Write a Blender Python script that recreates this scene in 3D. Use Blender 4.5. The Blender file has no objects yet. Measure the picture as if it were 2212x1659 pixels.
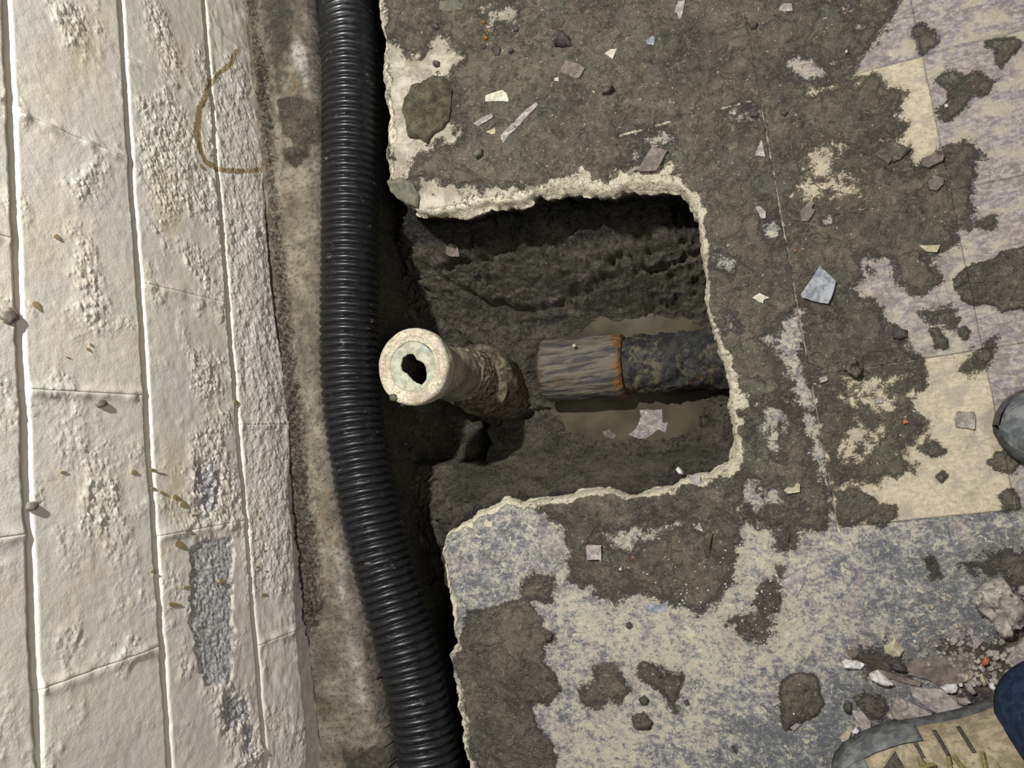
import bpy, math, random
import numpy as np
from mathutils import Vector, Matrix
random.seed(7); RS = np.random.RandomState(7)
SC = bpy.context.scene
COL = SC.collection
# ------------------------------------------------------------------ camera
W, H, F = 2212, 1659, 1650.0
CX, CY, CH = W/2, H/2, 1.25
_n = np.array([1640-CX, 925-CY, F]); _n /= np.linalg.norm(_n)
_w = np.array([-464-CX, -11200-CY, F]); _w = _w-_n*(_w@_n); _w /= np.linalg.norm(_w)
MC = np.array([np.cross(_w, -_n), _w, -_n])            # world = MC @ (right, down, forward)
cam = bpy.data.cameras.new('camera'); cam.sensor_width = 36; cam.lens = F/W*36; cam.clip_start = .02
camo = bpy.data.objects.new('camera', cam); COL.objects.link(camo)
R = Matrix(((MC[0][0], -MC[0][1], -MC[0][2]), (MC[1][0], -MC[1][1], -MC[1][2]), (MC[2][0], -MC[2][1], -MC[2][2])))
camo.matrix_world = Matrix.Translation((0, 0, CH)) @ R.to_4x4()
SC.camera = camo
# ------------------------------------------------------------------ light
wd = bpy.data.worlds.new('world'); SC.world = wd; wd.use_nodes = True
wd.node_tree.nodes['Background'].inputs[0].default_value = (1.0, .98, .95, 1)
wd.node_tree.nodes['Background'].inputs[1].default_value = .06
def area(name, loc, target, size, power, col):
    l = bpy.data.lights.new(name, 'AREA'); l.shape = 'DISK'; l.size = size; l.energy = power; l.color = col
    o = bpy.data.objects.new(name, l); COL.objects.link(o); o.location = loc
    o.rotation_euler = (Vector(target)-Vector(loc)).to_track_quat('-Z', 'Y').to_euler(); return o
area('work_lamp', (-.47, .76, 1.78), (-.35, .05, 0), .055, 45, (1, .985, .96))
area('fill_light', (.95, -.35, 2.35), (-.1, .1, 0), .8, 16, (1, .985, .965))  # unseen soft fill, added overhead to brighten the wall and floor
vs = SC.view_settings; vs.view_transform = 'Standard'; vs.look = 'None'; vs.gamma = 1; vs.use_curve_mapping = False
vs.exposure = 0.0
# ------------------------------------------------------------------ pixel -> place on a real plane
def ray(px, py): return MC@np.array([px-CX, py-CY, F])
def at(px, py, z=0.0):
    d = ray(px, py); t = (z-CH)/d[2]; return np.array([d[0]*t, d[1]*t, z])
def atX(px, py, X):
    d = ray(px, py); t = X/d[0]; return np.array([X, d[1]*t, CH+d[2]*t])
def pw(pts, z=0.0): return np.array([at(x, y, z)[:2] for x, y in pts])
# ------------------------------------------------------------------ noise
def _h(i, j, s):
    n = (i.astype(np.int64)*374761393+j.astype(np.int64)*668265263+s*1442695041) & 0xffffffff
    n = ((n ^ (n >> 13))*1274126177) & 0xffffffff
    return ((n ^ (n >> 16)) & 0xffff)/32767.5-1
def vn(x, y, s=0):
    i = np.floor(x); j = np.floor(y); u = x-i; v = y-j; u = u*u*u*(u*(u*6-15)+10); v = v*v*v*(v*(v*6-15)+10)
    a = _h(i, j, s); b = _h(i+1, j, s); c = _h(i, j+1, s); d = _h(i+1, j+1, s)
    return (a*(1-u)+b*u)*(1-v)+(c*(1-u)+d*u)*v
def fbm(x, y, f, o=4, s=0, g=.5):
    r = 0; a = 1; t = 0
    for k in range(o):
        r = r+a*vn(x*f+k*17.3, y*f-k*9.1, s+k); t += a; a *= g; f *= 2.03
    return r/t*1.6
def ridge(x, y, f, o=3, s=0):
    r = 0; a = 1
    for k in range(o):
        r = r+a*(1-np.abs(vn(x*f+k*7.7, y*f+k*3.3, s+k))*2); a *= .5; f *= 2.1
    return r/1.75
def cells(x, y, f, s=0):                                 # distance to nearest feature point, and its id
    X = x*f; Y = y*f; i = np.floor(X); j = np.floor(Y); best = np.full(X.shape, 9.); bid = np.zeros(X.shape)
    for di in (-1, 0, 1):
        for dj in (-1, 0, 1):
            a = i+di; b = j+dj
            px = a+.5+.45*_h(a, b, s); py = b+.5+.45*_h(a, b, s+5)
            d = (X-px)**2+(Y-py)**2; m = d < best; best = np.where(m, d, best); bid = np.where(m, _h(a, b, s+9), bid)
    return np.sqrt(best), bid
def sst(a, b, x):
    t = np.clip((x-a)/(b-a), 0, 1); return t*t*(3-2*t)
def poly_sd(X, Y, P):                                    # >0 inside
    d = np.full(X.shape, 1e9); ins = np.zeros(X.shape, bool); n = len(P)
    for k in range(n):
        ax, ay = P[k]; bx, by = P[(k+1) % n]; ex, ey = bx-ax, by-ay
        wx = X-ax; wy = Y-ay; t = np.clip((wx*ex+wy*ey)/(ex*ex+ey*ey+1e-12), 0, 1)
        d = np.minimum(d, (wx-ex*t)**2+(wy-ey*t)**2)
        c = ((ay <= Y) & (by > Y)) | ((by <= Y) & (ay > Y))
        with np.errstate(divide='ignore', invalid='ignore'):
            xi = ax+(Y-ay)*ex/(ey if abs(ey) > 1e-12 else 1e-12)
        ins ^= c & (X < xi)
    return np.where(ins, 1, -1)*np.sqrt(d)
# raster on the floor plane for the large masks
RX0, RX1, RY0, RY1, RD = -.92, .85, -.75, 1.2, .002
rx = np.arange(RX0, RX1, RD); ry = np.arange(RY0, RY1, RD); GX, GY = np.meshgrid(rx, ry)
def samp(A, x, y):
    u = np.clip((x-RX0)/RD, 0, A.shape[1]-1.001); v = np.clip((y-RY0)/RD, 0, A.shape[0]-1.001)
    i = u.astype(int); j = v.astype(int); u = u-i; v = v-j
    return (A[j, i]*(1-u)+A[j, i+1]*u)*(1-v)+(A[j+1, i]*(1-u)+A[j+1, i+1]*u)*v
def blob_ops(base, ops):
    A = np.full(GX.shape, float(base))
    for sgn, w, pts in ops:
        P = pw(pts); mg = abs(3*w)+.01
        i0, i1 = np.searchsorted(rx, [P[:, 0].min()-mg, P[:, 0].max()+mg]); j0, j1 = np.searchsorted(ry, [P[:, 1].min()-mg, P[:, 1].max()+mg])
        if i1 <= i0 or j1 <= j0: continue
        sl = (slice(j0, j1), slice(i0, i1)); sd = poly_sd(GX[sl], GY[sl], P)/w
        if sgn == '+': A[sl] = np.maximum(A[sl], np.clip(sd, -3, 3))
        elif sgn == '-': A[sl] = np.minimum(A[sl], np.clip(-sd, -3, 3))
        else: A[sl] += float(sgn)*sst(-1, 1, sd)
    return A
# ------------------------------------------------------------------ mesh helpers
def mesh_np(name, V, Q, attrs=None, smooth=True):
    me = bpy.data.meshes.new(name); V = np.asarray(V, np.float32); Q = np.asarray(Q, np.int32)
    k = Q.shape[1]; me.vertices.add(len(V)); me.vertices.foreach_set('co', V.ravel())
    me.loops.add(Q.size); me.loops.foreach_set('vertex_index', Q.ravel())
    me.polygons.add(len(Q)); me.polygons.foreach_set('loop_start', np.arange(0, Q.size, k, dtype=np.int32))
    me.polygons.foreach_set('loop_total', np.full(len(Q), k, np.int32))
    me.polygons.foreach_set('use_smooth', np.full(len(Q), smooth, bool))
    for a, v in (attrs or {}).items():
        at_ = me.attributes.new(a, 'FLOAT', 'POINT'); at_.data.foreach_set('value', np.asarray(v, np.float32))
    me.update(calc_edges=True); me.validate(); return me
def link(name, me, mat, parent=None, loc=None):
    o = bpy.data.objects.new(name, me); COL.objects.link(o)
    if mat: me.materials.append(mat)
    if parent: o.parent = parent
    if loc is not None: o.location = loc
    return o
def tag(o, label=None, cat=None, group=None, kind=None):
    if label: o['label'] = label
    if cat: o['category'] = cat
    if group: o['group'] = group
    if kind: o['kind'] = kind
    return o
def empty(name, loc, label, cat, group=None):
    o = bpy.data.objects.new(name, None); COL.objects.link(o); o.location = loc; o.empty_display_size = .02
    return tag(o, label, cat, group)
def lin(x0, x1, a, b, d, D):                              # fine lines between a and b, coarse outside
    L = list(np.arange(a, b, d)); p = a
    while p > x0: p -= D; L.insert(0, p)
    p = L[-1]
    while p < x1: p += D; L.append(p)
    return np.array(L)
def grid(xs, ys):
    X, Y = np.meshgrid(xs, ys); ny, nx = X.shape; idx = np.arange(nx*ny).reshape(ny, nx)
    Q = np.stack([idx[:-1, :-1], idx[:-1, 1:], idx[1:, 1:], idx[1:, :-1]], -1).reshape(-1, 4)
    return X.ravel(), Y.ravel(), Q
def tube(path, rad, n=16, rfun=None, close=False):
    """path Nx3, rad scalar/array -> V,Q ; rfun(k,theta)->radius factor"""
    P = np.array(path, float); N = len(P); T = np.gradient(P, axis=0); T /= np.linalg.norm(T, axis=1)[:, None]+1e-12
    up = np.array([0, 0, 1.]) if abs(T[0][2]) < .9 else np.array([0, 1., 0])
    S = np.cross(T, up); S /= np.linalg.norm(S, axis=1)[:, None]+1e-12; U = np.cross(S, T)
    th = np.linspace(0, 2*np.pi, n, endpoint=False); r = np.broadcast_to(np.asarray(rad, float), (N,))
    rr = r[:, None]*np.ones((1, n))
    if rfun is not None: rr = rr*rfun(np.arange(N)[:, None], th[None, :])
    V = P[:, None, :]+rr[..., None]*(np.cos(th)[None, :, None]*S[:, None, :]+np.sin(th)[None, :, None]*U[:, None, :])
    idx = np.arange(N*n).reshape(N, n); a = idx[:-1]; b = np.roll(idx, -1, 1)[:-1]; c = np.roll(idx, -1, 1)[1:]; d = idx[1:]
    Q = np.stack([a, b, c, d], -1).reshape(-1, 4)
    return V.reshape(-1, 3), Q
def merge(parts):
    Vs, Qs, o = [], [], 0
    for V, Q in parts: Vs.append(V); Qs.append(np.asarray(Q)+o); o += len(V)
    return np.concatenate(Vs), np.concatenate(Qs)
# ------------------------------------------------------------------ material helper
class NT:
    def __init__(s, name, rough=.8):
        s.m = bpy.data.materials.new(name); s.m.use_nodes = True; s.t = s.m.node_tree; s.b = s.t.nodes['Principled BSDF']
        s.b.inputs['Roughness'].default_value = rough; s.co = s.t.nodes.new('ShaderNodeTexCoord').outputs['Object']
    def put(s, sock, v):
        if isinstance(v, bpy.types.NodeSocket): s.t.links.new(v, sock)
        elif isinstance(v, tuple) and len(v) == 3 and sock.type == 'RGBA': sock.default_value = (*v, 1)
        else: sock.default_value = v
    def mp(s, sc=(1, 1, 1), rot=(0, 0, 0), loc=(0, 0, 0)):
        n = s.t.nodes.new('ShaderNodeMapping'); n.inputs['Scale'].default_value = sc; n.inputs['Rotation'].default_value = rot
        n.inputs['Location'].default_value = loc; s.t.links.new(s.co, n.inputs[0]); return n.outputs[0]
    def noise(s, scale, detail=5, rough=.6, dist=0, vec=None):
        n = s.t.nodes.new('ShaderNodeTexNoise'); s.t.links.new(vec or s.co, n.inputs['Vector'])
        n.inputs['Scale'].default_value = scale; n.inputs['Detail'].default_value = detail
        n.inputs['Roughness'].default_value = rough; n.inputs['Distortion'].default_value = dist; return n.outputs[0]
    def vor(s, scale, feat='F1', vec=None, out='Distance'):
        n = s.t.nodes.new('ShaderNodeTexVoronoi'); n.feature = feat; s.t.links.new(vec or s.co, n.inputs['Vector'])
        n.inputs['Scale'].default_value = scale; return n.outputs[out]
    def attr(s, a):
        n = s.t.nodes.new('ShaderNodeAttribute'); n.attribute_name = a; return n.outputs['Fac']
    def math(s, op, a, b=0.0, c=0.0, clamp=False):
        n = s.t.nodes.new('ShaderNodeMath'); n.operation = op; n.use_clamp = clamp
        for k, v in enumerate((a, b, c)): s.put(n.inputs[k], v)
        return n.outputs[0]
    def ramp(s, v, a, b, lo=0.0, hi=1.0, smooth=True):
        n = s.t.nodes.new('ShaderNodeMapRange'); n.interpolation_type = 'SMOOTHSTEP' if smooth else 'LINEAR'
        for k, x in zip(('Value', 'From Min', 'From Max', 'To Min', 'To Max'), (v, a, b, lo, hi)): s.put(n.inputs[k], x)
        return n.outputs[0]
    def mix(s, f, a, b, blend='MIX'):
        n = s.t.nodes.new('ShaderNodeMix'); n.data_type = 'RGBA'; n.blend_type = blend
        s.put(n.inputs['Factor'], f); s.put(n.inputs[6], a); s.put(n.inputs[7], b); return n.outputs[2]
    def bump(s, h, strength=.5, dist=.001, prev=None):
        n = s.t.nodes.new('ShaderNodeBump'); s.put(n.inputs['Height'], h); s.put(n.inputs['Strength'], strength)
        n.inputs['Distance'].default_value = dist
        if prev: s.t.links.new(prev, n.inputs['Normal'])
        return n.outputs[0]
    def done(s, col=None, rough=None, normal=None, spec=None):
        if col is not None: s.put(s.b.inputs['Base Color'], col)
        if rough is not None: s.put(s.b.inputs['Roughness'], rough)
        if normal is not None: s.put(s.b.inputs['Normal'], normal)
        if spec is not None: s.put(s.b.inputs['Specular IOR Level'], spec)
        return s.m
def srgb(r, g, b): return tuple(((c/255+.055)/1.055)**2.4 if c > 10 else c/255/12.92 for c in (r, g, b))
def mudcol(s):
    n = s.noise(9, 8, .66, .4); n2 = s.noise(85, 8, .78, .2); n3 = s.noise(420, 4, .7)
    c = s.mix(s.ramp(n, .38, .62), srgb(94, 88, 76), srgb(122, 115, 99))
    c = s.mix(s.ramp(n2, .5, .64, 0, .7), c, srgb(144, 137, 117))
    c = s.mix(s.ramp(s.noise(14, 5, .65, 1, s.mp(loc=(3, 1, 0))), .54, .66, 0, .6), c, srgb(106, 98, 90))
    c = s.mix(s.ramp(s.noise(11, 6, .65, 1, s.mp(loc=(7, 5, 0))), .57, .66, 0, .7), c, srgb(102, 106, 93))
    c = s.mix(s.ramp(n2, .34, .47, .8, 0), c, srgb(62, 57, 48))
    c = s.mix(s.ramp(n3, .40, .60, .45, 0), c, srgb(56, 52, 44))
    c = s.mix(s.ramp(n3, .60, .68, 0, .5), c, srgb(160, 152, 130))
    return s.mix(s.ramp(s.noise(190, 2, .5, 0, s.mp(loc=(2, 9, 0))), .70, .73, 0, .8), c, srgb(205, 192, 165))
def mud_bump(s, k=1.0):
    h = s.math('ADD', s.noise(55, 10, .76, .5), s.math('MULTIPLY', s.ramp(s.noise(26, 6, .7, .8, s.mp(loc=(4, 4, 4))), .40, .50), .5))
    return h
def floor_mat(name, kind):
    s = NT(name, .75)
    f1 = s.noise(34, 9, .72, .5); f2 = s.noise(130, 6, .7); st = s.noise(60, 6, .65, .3, s.mp((1, 3.2, 1), (0, 0, -.5)))
    st2 = s.noise(75, 6, .65, .3, s.mp((1, 4, 1), (0, 0, .9), (4, 4, 0)))
    tone = s.attr('tone')
    g1 = s.noise(130, 9, .8, .3); g2 = s.noise(330, 5, .75)
    if kind == 'sheet':
        v = s.math('ADD', s.math('MULTIPLY', f1, .32), s.math('MULTIPLY', st, .16)); v = s.math('ADD', v, s.math('MULTIPLY', g1, .54))
        v = s.math('ADD', v, s.math('MULTIPLY', tone, .024))
        c = s.mix(s.ramp(v, .475, .56), srgb(116, 117, 117), srgb(172, 167, 149))
        c = s.mix(s.ramp(v, .43, .50, .85, 0), c, srgb(80, 82, 87))
        c = s.mix(s.ramp(s.noise(60, 8, .78, .8, s.mp(loc=(5, 2, 0))), .56, .62, 0, .7), c, srgb(204, 195, 168))
        c = s.mix(s.ramp(g2, .58, .66, 0, .6), c, srgb(212, 206, 190)); c = s.mix(s.ramp(g2, .33, .42, .6, 0), c, srgb(74, 74, 78))
        c = s.mix(s.ramp(s.noise(15, 5, .6, .4, s.mp(loc=(6, 6, 0))), .55, .68, 0, .4), c, srgb(156, 140, 136))
    elif kind == 'concrete':
        c = s.mix(s.ramp(f1, .4, .62), srgb(138, 131, 117), srgb(174, 166, 149))
        c = s.mix(s.ramp(g1, .52, .62, 0, .7), c, srgb(108, 102, 90)); c = s.mix(s.ramp(s.noise(22, 7, .7, .4, s.mp(loc=(5, 5, 0))), .48, .62, 0, .6), c, srgb(202, 194, 176)); c = s.mix(s.ramp(g2, .55, .68, 0, .6), c, srgb(206, 198, 180))
    elif kind == 'cream':
        c = s.mix(s.ramp(s.math('ADD', s.math('MULTIPLY', st2, .3), s.math('MULTIPLY', g1, .7)), .42, .58), srgb(172, 160, 138), srgb(202, 189, 162))
        c = s.mix(s.ramp(s.noise(20, 7, .7, .5), .50, .62, 0, .75), c, srgb(158, 147, 134)); c = s.mix(s.ramp(s.noise(34, 7, .74, .6, s.mp(loc=(9, 2, 0))), .60, .66, 0, .8), c, srgb(124, 114, 100))
        c = s.mix(s.ramp(g2, .56, .7, 0, .4), c, srgb(224, 212, 184)); c = s.mix(s.ramp(g2, .32, .42, .5, 0), c, srgb(136, 124, 106))
    else:
        c = s.mix(s.ramp(s.math('ADD', s.math('MULTIPLY', st, .4), s.math('MULTIPLY', g1, .6)), .43, .58), srgb(122, 114, 116), srgb(168, 160, 154))
        c = s.mix(s.ramp(s.noise(15, 7, .68, .8, s.mp((1, 1.8, 1), (0, 0, -.4), (2, 7, 0))), .47, .60, 0, .7), c, srgb(178, 170, 148)); c = s.mix(s.ramp(s.noise(22, 7, .7, .8, s.mp(loc=(4, 7, 0))), .54, .64, 0, .6), c, srgb(112, 104, 104))
        c = s.mix(s.ramp(s.math('ADD', s.math('MULTIPLY', st2, .5), s.math('MULTIPLY', g1, .5)), .54, .61, 0, .6), c, srgb(194, 185, 162))
        c = s.mix(s.ramp(s.noise(12, 4, .6), .6, .7, 0, .5), c, srgb(158, 130, 126)); c = s.mix(s.ramp(g2, .56, .7, 0, .4), c, srgb(196, 188, 176))
    # pale dusty film and mud
    mud = s.attr('mud'); e = s.math('ADD', s.math('MULTIPLY', s.math('SUBTRACT', s.noise(55, 9, .76, .4), .5), 6.0), mud)
    e = s.math('ADD', e, s.math('MULTIPLY', s.math('SUBTRACT', s.noise(300, 4, .7), .5), 2.6))
    mf = s.ramp(e, -.75, .6); film = s.ramp(e, -3.2, .3, 0, .6)
    mc = mudcol(s)
    c = s.mix(film, c, s.mix(.5, c, srgb(120, 110, 92)))
    c = s.mix(mf, c, mc)
    wf = s.math('ADD', s.attr('white'), s.math('MULTIPLY', s.math('SUBTRACT', s.noise(70, 9, .78, .3), .5), 5.0))
    wm = s.ramp(wf, .35, .65)
    wc = s.mix(s.ramp(s.noise(240, 5, .7), .45, .62), srgb(238, 230, 208), srgb(214, 200, 166))
    wc = s.mix(s.ramp(s.noise(110, 7, .72, 0, s.mp(loc=(1, 7, 0))), .56, .62, 0, .85), wc, srgb(110, 100, 84))
    c = s.mix(wm, c, wc)
    so = s.attr('soil'); c = s.mix(so, c, s.mix(s.ramp(f2, .4, .6), srgb(50, 44, 36), srgb(88, 78, 62)))
    hb = s.math('ADD', s.math('MULTIPLY', mud_bump(s), s.math('ADD', mf, .12)), s.math('MULTIPLY', wm, s.noise(200, 5, .7)))
    nrm = s.bump(hb, 1, .0055)
    ro = s.math('SUBTRACT', .82, s.math('MULTIPLY', s.ramp(s.noise(160, 3, .6, 0, s.mp(loc=(9, 3, 0))), .56, .7), .35))
    return s.done(c, ro, nrm, .35)
def simple(name, c1, c2, scale=60, rough=.8, bump=.4, c3=None, dist=.0015, spec=.3, detail=6, mp=None):
    s = NT(name, rough); v = mp and s.mp(*mp)
    n = s.noise(scale, detail, .68, .3, v); c = s.mix(s.ramp(n, .4, .62), c1, c2)
    if c3: c = s.mix(s.ramp(s.noise(scale*1.7, 5, .65, .5, s.mp(loc=(3, 3, 1))), .56, .63), c, c3)
    nb = s.noise(scale*4, 6, .7, 0, v)
    return s.done(c, rough, s.bump(nb, bump, dist), spec)
M_sheet = floor_mat('worn_blue_grey_sheet', 'sheet'); M_cream = floor_mat('worn_cream_tile', 'cream'); M_purple = floor_mat('worn_mauve_tile', 'purple')
M_conc = floor_mat('old_concrete', 'concrete')
def mk_mud(name):
    s = NT(name, .7); c = mudcol(s)
    return s.done(c, s.ramp(s.noise(140, 3), .5, .65, .75, .42), s.bump(mud_bump(s), 1, .003), .4)
M_mud = mk_mud('grey_mud')
M_mudbrown = simple('wet_brown_mud', srgb(84, 79, 64), srgb(124, 116, 94), 60, .6, 1, srgb(98, 98, 84), .006)
M_mudgreen = simple('green_clay', srgb(96, 96, 83), srgb(122, 119, 101), 30, .7, .8, None, .003)
def mk_soil():
    s = NT('wet_dark_soil', .5); n = s.noise(16, 8, .7, .6); n2 = s.noise(110, 9, .78, .3)
    c = s.mix(s.ramp(n, .36, .64), srgb(86, 83, 69), srgb(124, 118, 99))
    c = s.mix(s.ramp(n2, .52, .7, 0, .6), c, srgb(148, 141, 116)); c = s.mix(s.ramp(n2, .36, .48, .85, 0), c, srgb(30, 28, 23))
    c = s.mix(s.ramp(s.attr('black'), 0, 1), c, s.mix(s.ramp(n2, .4, .62), srgb(38, 37, 36), srgb(72, 70, 66)))
    c = s.mix(s.ramp(s.noise(26, 4, .6, 0, s.mp(loc=(4, 2, 0))), .66, .74, 0, .5), c, srgb(118, 88, 55))
    h = s.math('ADD', s.noise(80, 10, .78, .8), s.math('ADD', s.math('MULTIPLY', s.vor(140), .3), s.math('MULTIPLY', s.ramp(s.noise(34, 7, .7, .9, s.mp((.6, 1, 1))), .40, .48), .6)))
    ro = s.ramp(s.noise(210, 3, .6, 0, s.mp(loc=(1, 4, 0))), .46, .62, .62, .12)
    return s.done(c, ro, s.bump(h, 1, .010), .55)
M_soil = mk_soil()

# ================================================================== masks on the floor plane
BIG = [(800,-80),(1945,-80),(1936,0),(1920,44),(1889,84),(1850,120),(1790,140),(1745,135),(1705,150),(1700,168),(1740,172),(1790,165),(1850,170),(1890,165),(1920,190),(1947,205),(1916,235),(1947,260),(1940,290),(1890,295),(1900,310),(1935,310),(1965,325),(1967,352),(1990,352),(2037,331),(2071,314),(2102,314),(2108,354),(2098,405),(2091,489),(2068,503),(2064,526),(2030,537),(2000,560),(2025,600),(2010,620),(1980,632),(1945,610),(1930,560),(1848,553),(1865,590),(1842,611),(1828,634),(1882,651),(1916,699),(1929,715),(1960,729),(1950,749),(1977,770),(1997,776),(1997,827),(1956,834),(1970,888),(1997,908),(1994,935),(1963,955),(1950,975),(1956,999),(1970,1012),(1943,1019),(1916,1029),(1889,1040),(1852,1043),(1801,1053),(1800,1090),(1780,1110),(1700,1140),(1640,1120),(1600,1130),(1560,1100),(1400,1110),(1230,1130),(1180,1100),(1150,1085),(1150,400),(830,400)]
MUD = [('+', .010, BIG),
 ('-', .014, [(822,85),(858,82),(880,112),(915,112),(930,80),(935,68),(960,72),(990,108),(1002,120),(985,148),(965,165),(975,190),(985,270),(1002,290),(985,318),(950,310),(930,330),(900,345),(888,372),(890,392),(940,382),(985,402),(992,425),(940,452),(890,440),(850,400),(835,385),(825,200)]),
 ('-', .008, [(812,-20),(830,-20),(840,30),(835,70),(822,80)]),
 ('-', .02, [(1040,15),(1110,10),(1120,50),(1060,60)]),
 ('-', .012, [(1700,130),(1745,112),(1757,135),(1740,165),(1695,165)]),
 ('-', .012, [(1830,125),(1850,48),(1875,50),(1850,75),(1838,105)]), ('-', .012, [(1790,0),(1830,5),(1845,30),(1815,25)]),
 ('+', .01, [(1785,135),(1850,130),(1850,170),(1800,178),(1780,165)]),
 ('-', .014, [(1720,665),(1738,660),(1740,760),(1765,860),(1790,1010),(1802,1060),(1770,1040),(1745,960),(1715,860),(1670,780),(1650,730),(1680,700)]),
 ('-', .018, [(1645,880),(1690,860),(1710,930),(1690,985),(1645,960)]), ('-', .012, [(1535,555),(1575,550),(1595,575),(1575,595),(1545,580)]),
 ('-', .012, [(1560,680),(1590,675),(1590,710),(1570,715)]), ('-', .01, [(1645,480),(1680,470),(1690,510),(1665,525),(1650,505)]),
 ('-', .02, [(1600,1040),(1680,1050),(1720,1090),(1640,1110),(1600,1090)]),
 ('-', .02, [(1730,320),(1790,300),(1830,330),(1800,400),(1740,410)]), ('-', .022, [(1720,430),(1800,440),(1860,420),(1870,380),(1820,370),(1740,380)]),
 ('-', .02, [(1820,830),(1880,800),(1940,820),(1930,900),(1880,890),(1830,870)]), ('-', .02, [(1810,920),(1870,890),(1920,930),(1860,990),(1815,1000)]),
 ('-', .011, [(1740,185),(1850,178),(1890,160),(1880,172),(1800,200),(1745,205)]), ('-', .010, [(1735,488),(1860,450),(1862,455),(1800,480),(1740,497)]),
 ('-', .012, [(1560,245),(1632,226),(1636,255),(1600,262)]), ('-', .014, [(1380,296),(1440,284),(1450,310),(1400,325)]), ('-', .02, [(1355,330),(1400,320),(1390,350),(1350,350)]),
 ('+', .005, [(1008,1332),(1012,1318),(1040,1320),(1099,1301),(1139,1291),(1170,1335),(1176,1369),(1197,1369),(1190,1386),(1175,1390),(1173,1430),(1203,1460),(1210,1484),(1183,1517),(1146,1521),(1156,1555),(1190,1598),(1200,1640),(1205,1740),(1050,1740),(1038,1659),(1018,1625),(1011,1571),(1001,1521),(998,1470),(977,1423),(991,1396),(1000,1360)]),
 ('+', .008, [(1129,1270),(1150,1245),(1200,1245),(1195,1270),(1180,1297),(1130,1290)]),
 ('+', .010, [(1170,1090),(1593,1090),(1592,1140),(1586,1193),(1572,1258),(1552,1288),(1505,1318),(1458,1301),(1420,1288),(1390,1271),(1336,1278),(1329,1298),(1302,1288),(1282,1264),(1235,1247),(1235,1183),(1228,1139)]),
 ('-', .014, [(1300,1150),(1471,1118),(1500,1130),(1404,1160),(1380,1187),(1329,1190)]),
 ('+', .012, [(1626,1109),(1690,1105),(1690,1133),(1640,1130)]), ('+', .008, [(1674,1150),(1700,1140),(1721,1160),(1715,1183),(1685,1183)]), ('+', .012, [(1707,1106),(1775,1100),(1778,1140),(1740,1145)]),
 ('+', .012, [(1687,1234),(1647,1274),(1640,1315),(1596,1342),(1600,1369),(1640,1379),(1657,1366),(1674,1318),(1680,1268)]),
 ('+', .008, [(1299,1437),(1330,1437),(1350,1467),(1357,1487),(1336,1507),(1302,1521),(1262,1514),(1258,1494),(1290,1474)]),
 ('+', .007, [(1390,1433),(1424,1440),(1431,1457),(1471,1460),(1465,1487),(1461,1538),(1447,1524),(1434,1491),(1404,1474),(1384,1460)]),
 ('+', .004, [(1370,1550),(1390,1540),(1408,1555),(1400,1575),(1378,1572)]),
 ('+', .005, [(1973,57),(1997,49),(2020,71),(2017,98),(1994,115),(1977,94)]),
 ('+', .004, [(2118,88),(2139,91),(2169,84),(2193,83),(2213,91),(2193,118),(2166,142),(2152,132),(2149,108)]),
 ('+', .005, [(2017,169),(2058,155),(2088,169),(2112,152),(2125,169),(2149,176),(2132,196),(2098,209),(2081,236),(2054,260),(2031,253),(2027,230),(2048,216),(2044,189)]),
 ('+', .006, [(2105,486),(2142,466),(2159,479),(2132,496)]), ('+', .006, [(2170,565),(2185,540),(2230,535),(2230,600),(2200,590)]),
 ('+', .008, [(1990,675),(2054,662),(2064,688),(2061,709),(2038,699),(2014,699)]), ('+', .004, [(2010,709),(2024,709),(2044,736),(2044,753),(2027,749)]),
 ('+', .003, [(2070,712),(2085,704),(2096,715),(2092,732),(2078,734),(2070,724)]),
 ('+', .009, [(2065,796),(2105,756),(2149,732),(2139,770),(2122,793),(2088,807)]), ('+', .006, [(1987,969),(2024,955),(2038,975),(2014,989)]),
 ('+', .003, [(2024,1029),(2038,1016),(2051,1029),(2034,1043)]), ('+', .004, [(2135,996),(2156,976),(2183,972),(2203,999),(2189,1019),(2149,1012)]),
 ('+', .004, [(2159,1073),(2186,1056),(2200,1080),(2212,1100),(2170,1105)]),
 ('+', .005, [(1801,1063),(1852,1053),(1889,1080),(1892,1100),(1850,1130),(1818,1135)]), ('+', .004, [(1900,1095),(1936,1092),(1937,1115),(1900,1135),(1875,1125)]),
 ('+', .014, [(2090,1215),(2150,1200),(2250,1190),(2250,1290),(2190,1270),(2150,1230)]), ('+', .016, [(2050,1395),(2140,1400),(2250,1340),(2250,1500),(2140,1530),(2060,1470)]),
 ('+', .012, [(1850,1420),(1900,1400),(1960,1430),(1960,1460),(1900,1450)]), ('+', .010, [(1860,1510),(1890,1500),(1915,1530),(1900,1550),(1870,1540)]),
 ('+', .008, [(2010,1210),(2022,1210),(2025,1240),(2015,1245)]),
]
A_mud = blob_ops(-3, MUD)
A_thick = blob_ops(0, [('.35', .012, BIG), ('1', .006, [(2058,604),(2098,570),(2149,560),(2163,547),(2250,520),(2250,660),(2163,672),(2139,655),(2098,661),(2075,648),(2064,624)]),
 ('.6', .005, [(1687,1474),(1724,1450),(1765,1460),(1778,1517),(1761,1548),(1724,1561),(1694,1575),(1687,1548)]),
 ('.5', .004, [(2135,996),(2156,976),(2183,972),(2203,999),(2189,1019),(2149,1012)]), ('.5', .006, [(1850,330),(1880,300),(1920,300),(1960,330),(1900,360)]),
 ('.35', .008, [(1008,1332),(1099,1301),(1139,1291),(1176,1369),(1173,1430),(1210,1484),(1146,1521),(1190,1598),(1200,1740),(1050,1740),(1001,1521),(977,1423)]),
 ('.4', .008, [(1240,1130),(1590,1110),(1572,1258),(1505,1318),(1390,1271),(1300,1288),(1235,1240)])])
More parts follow.
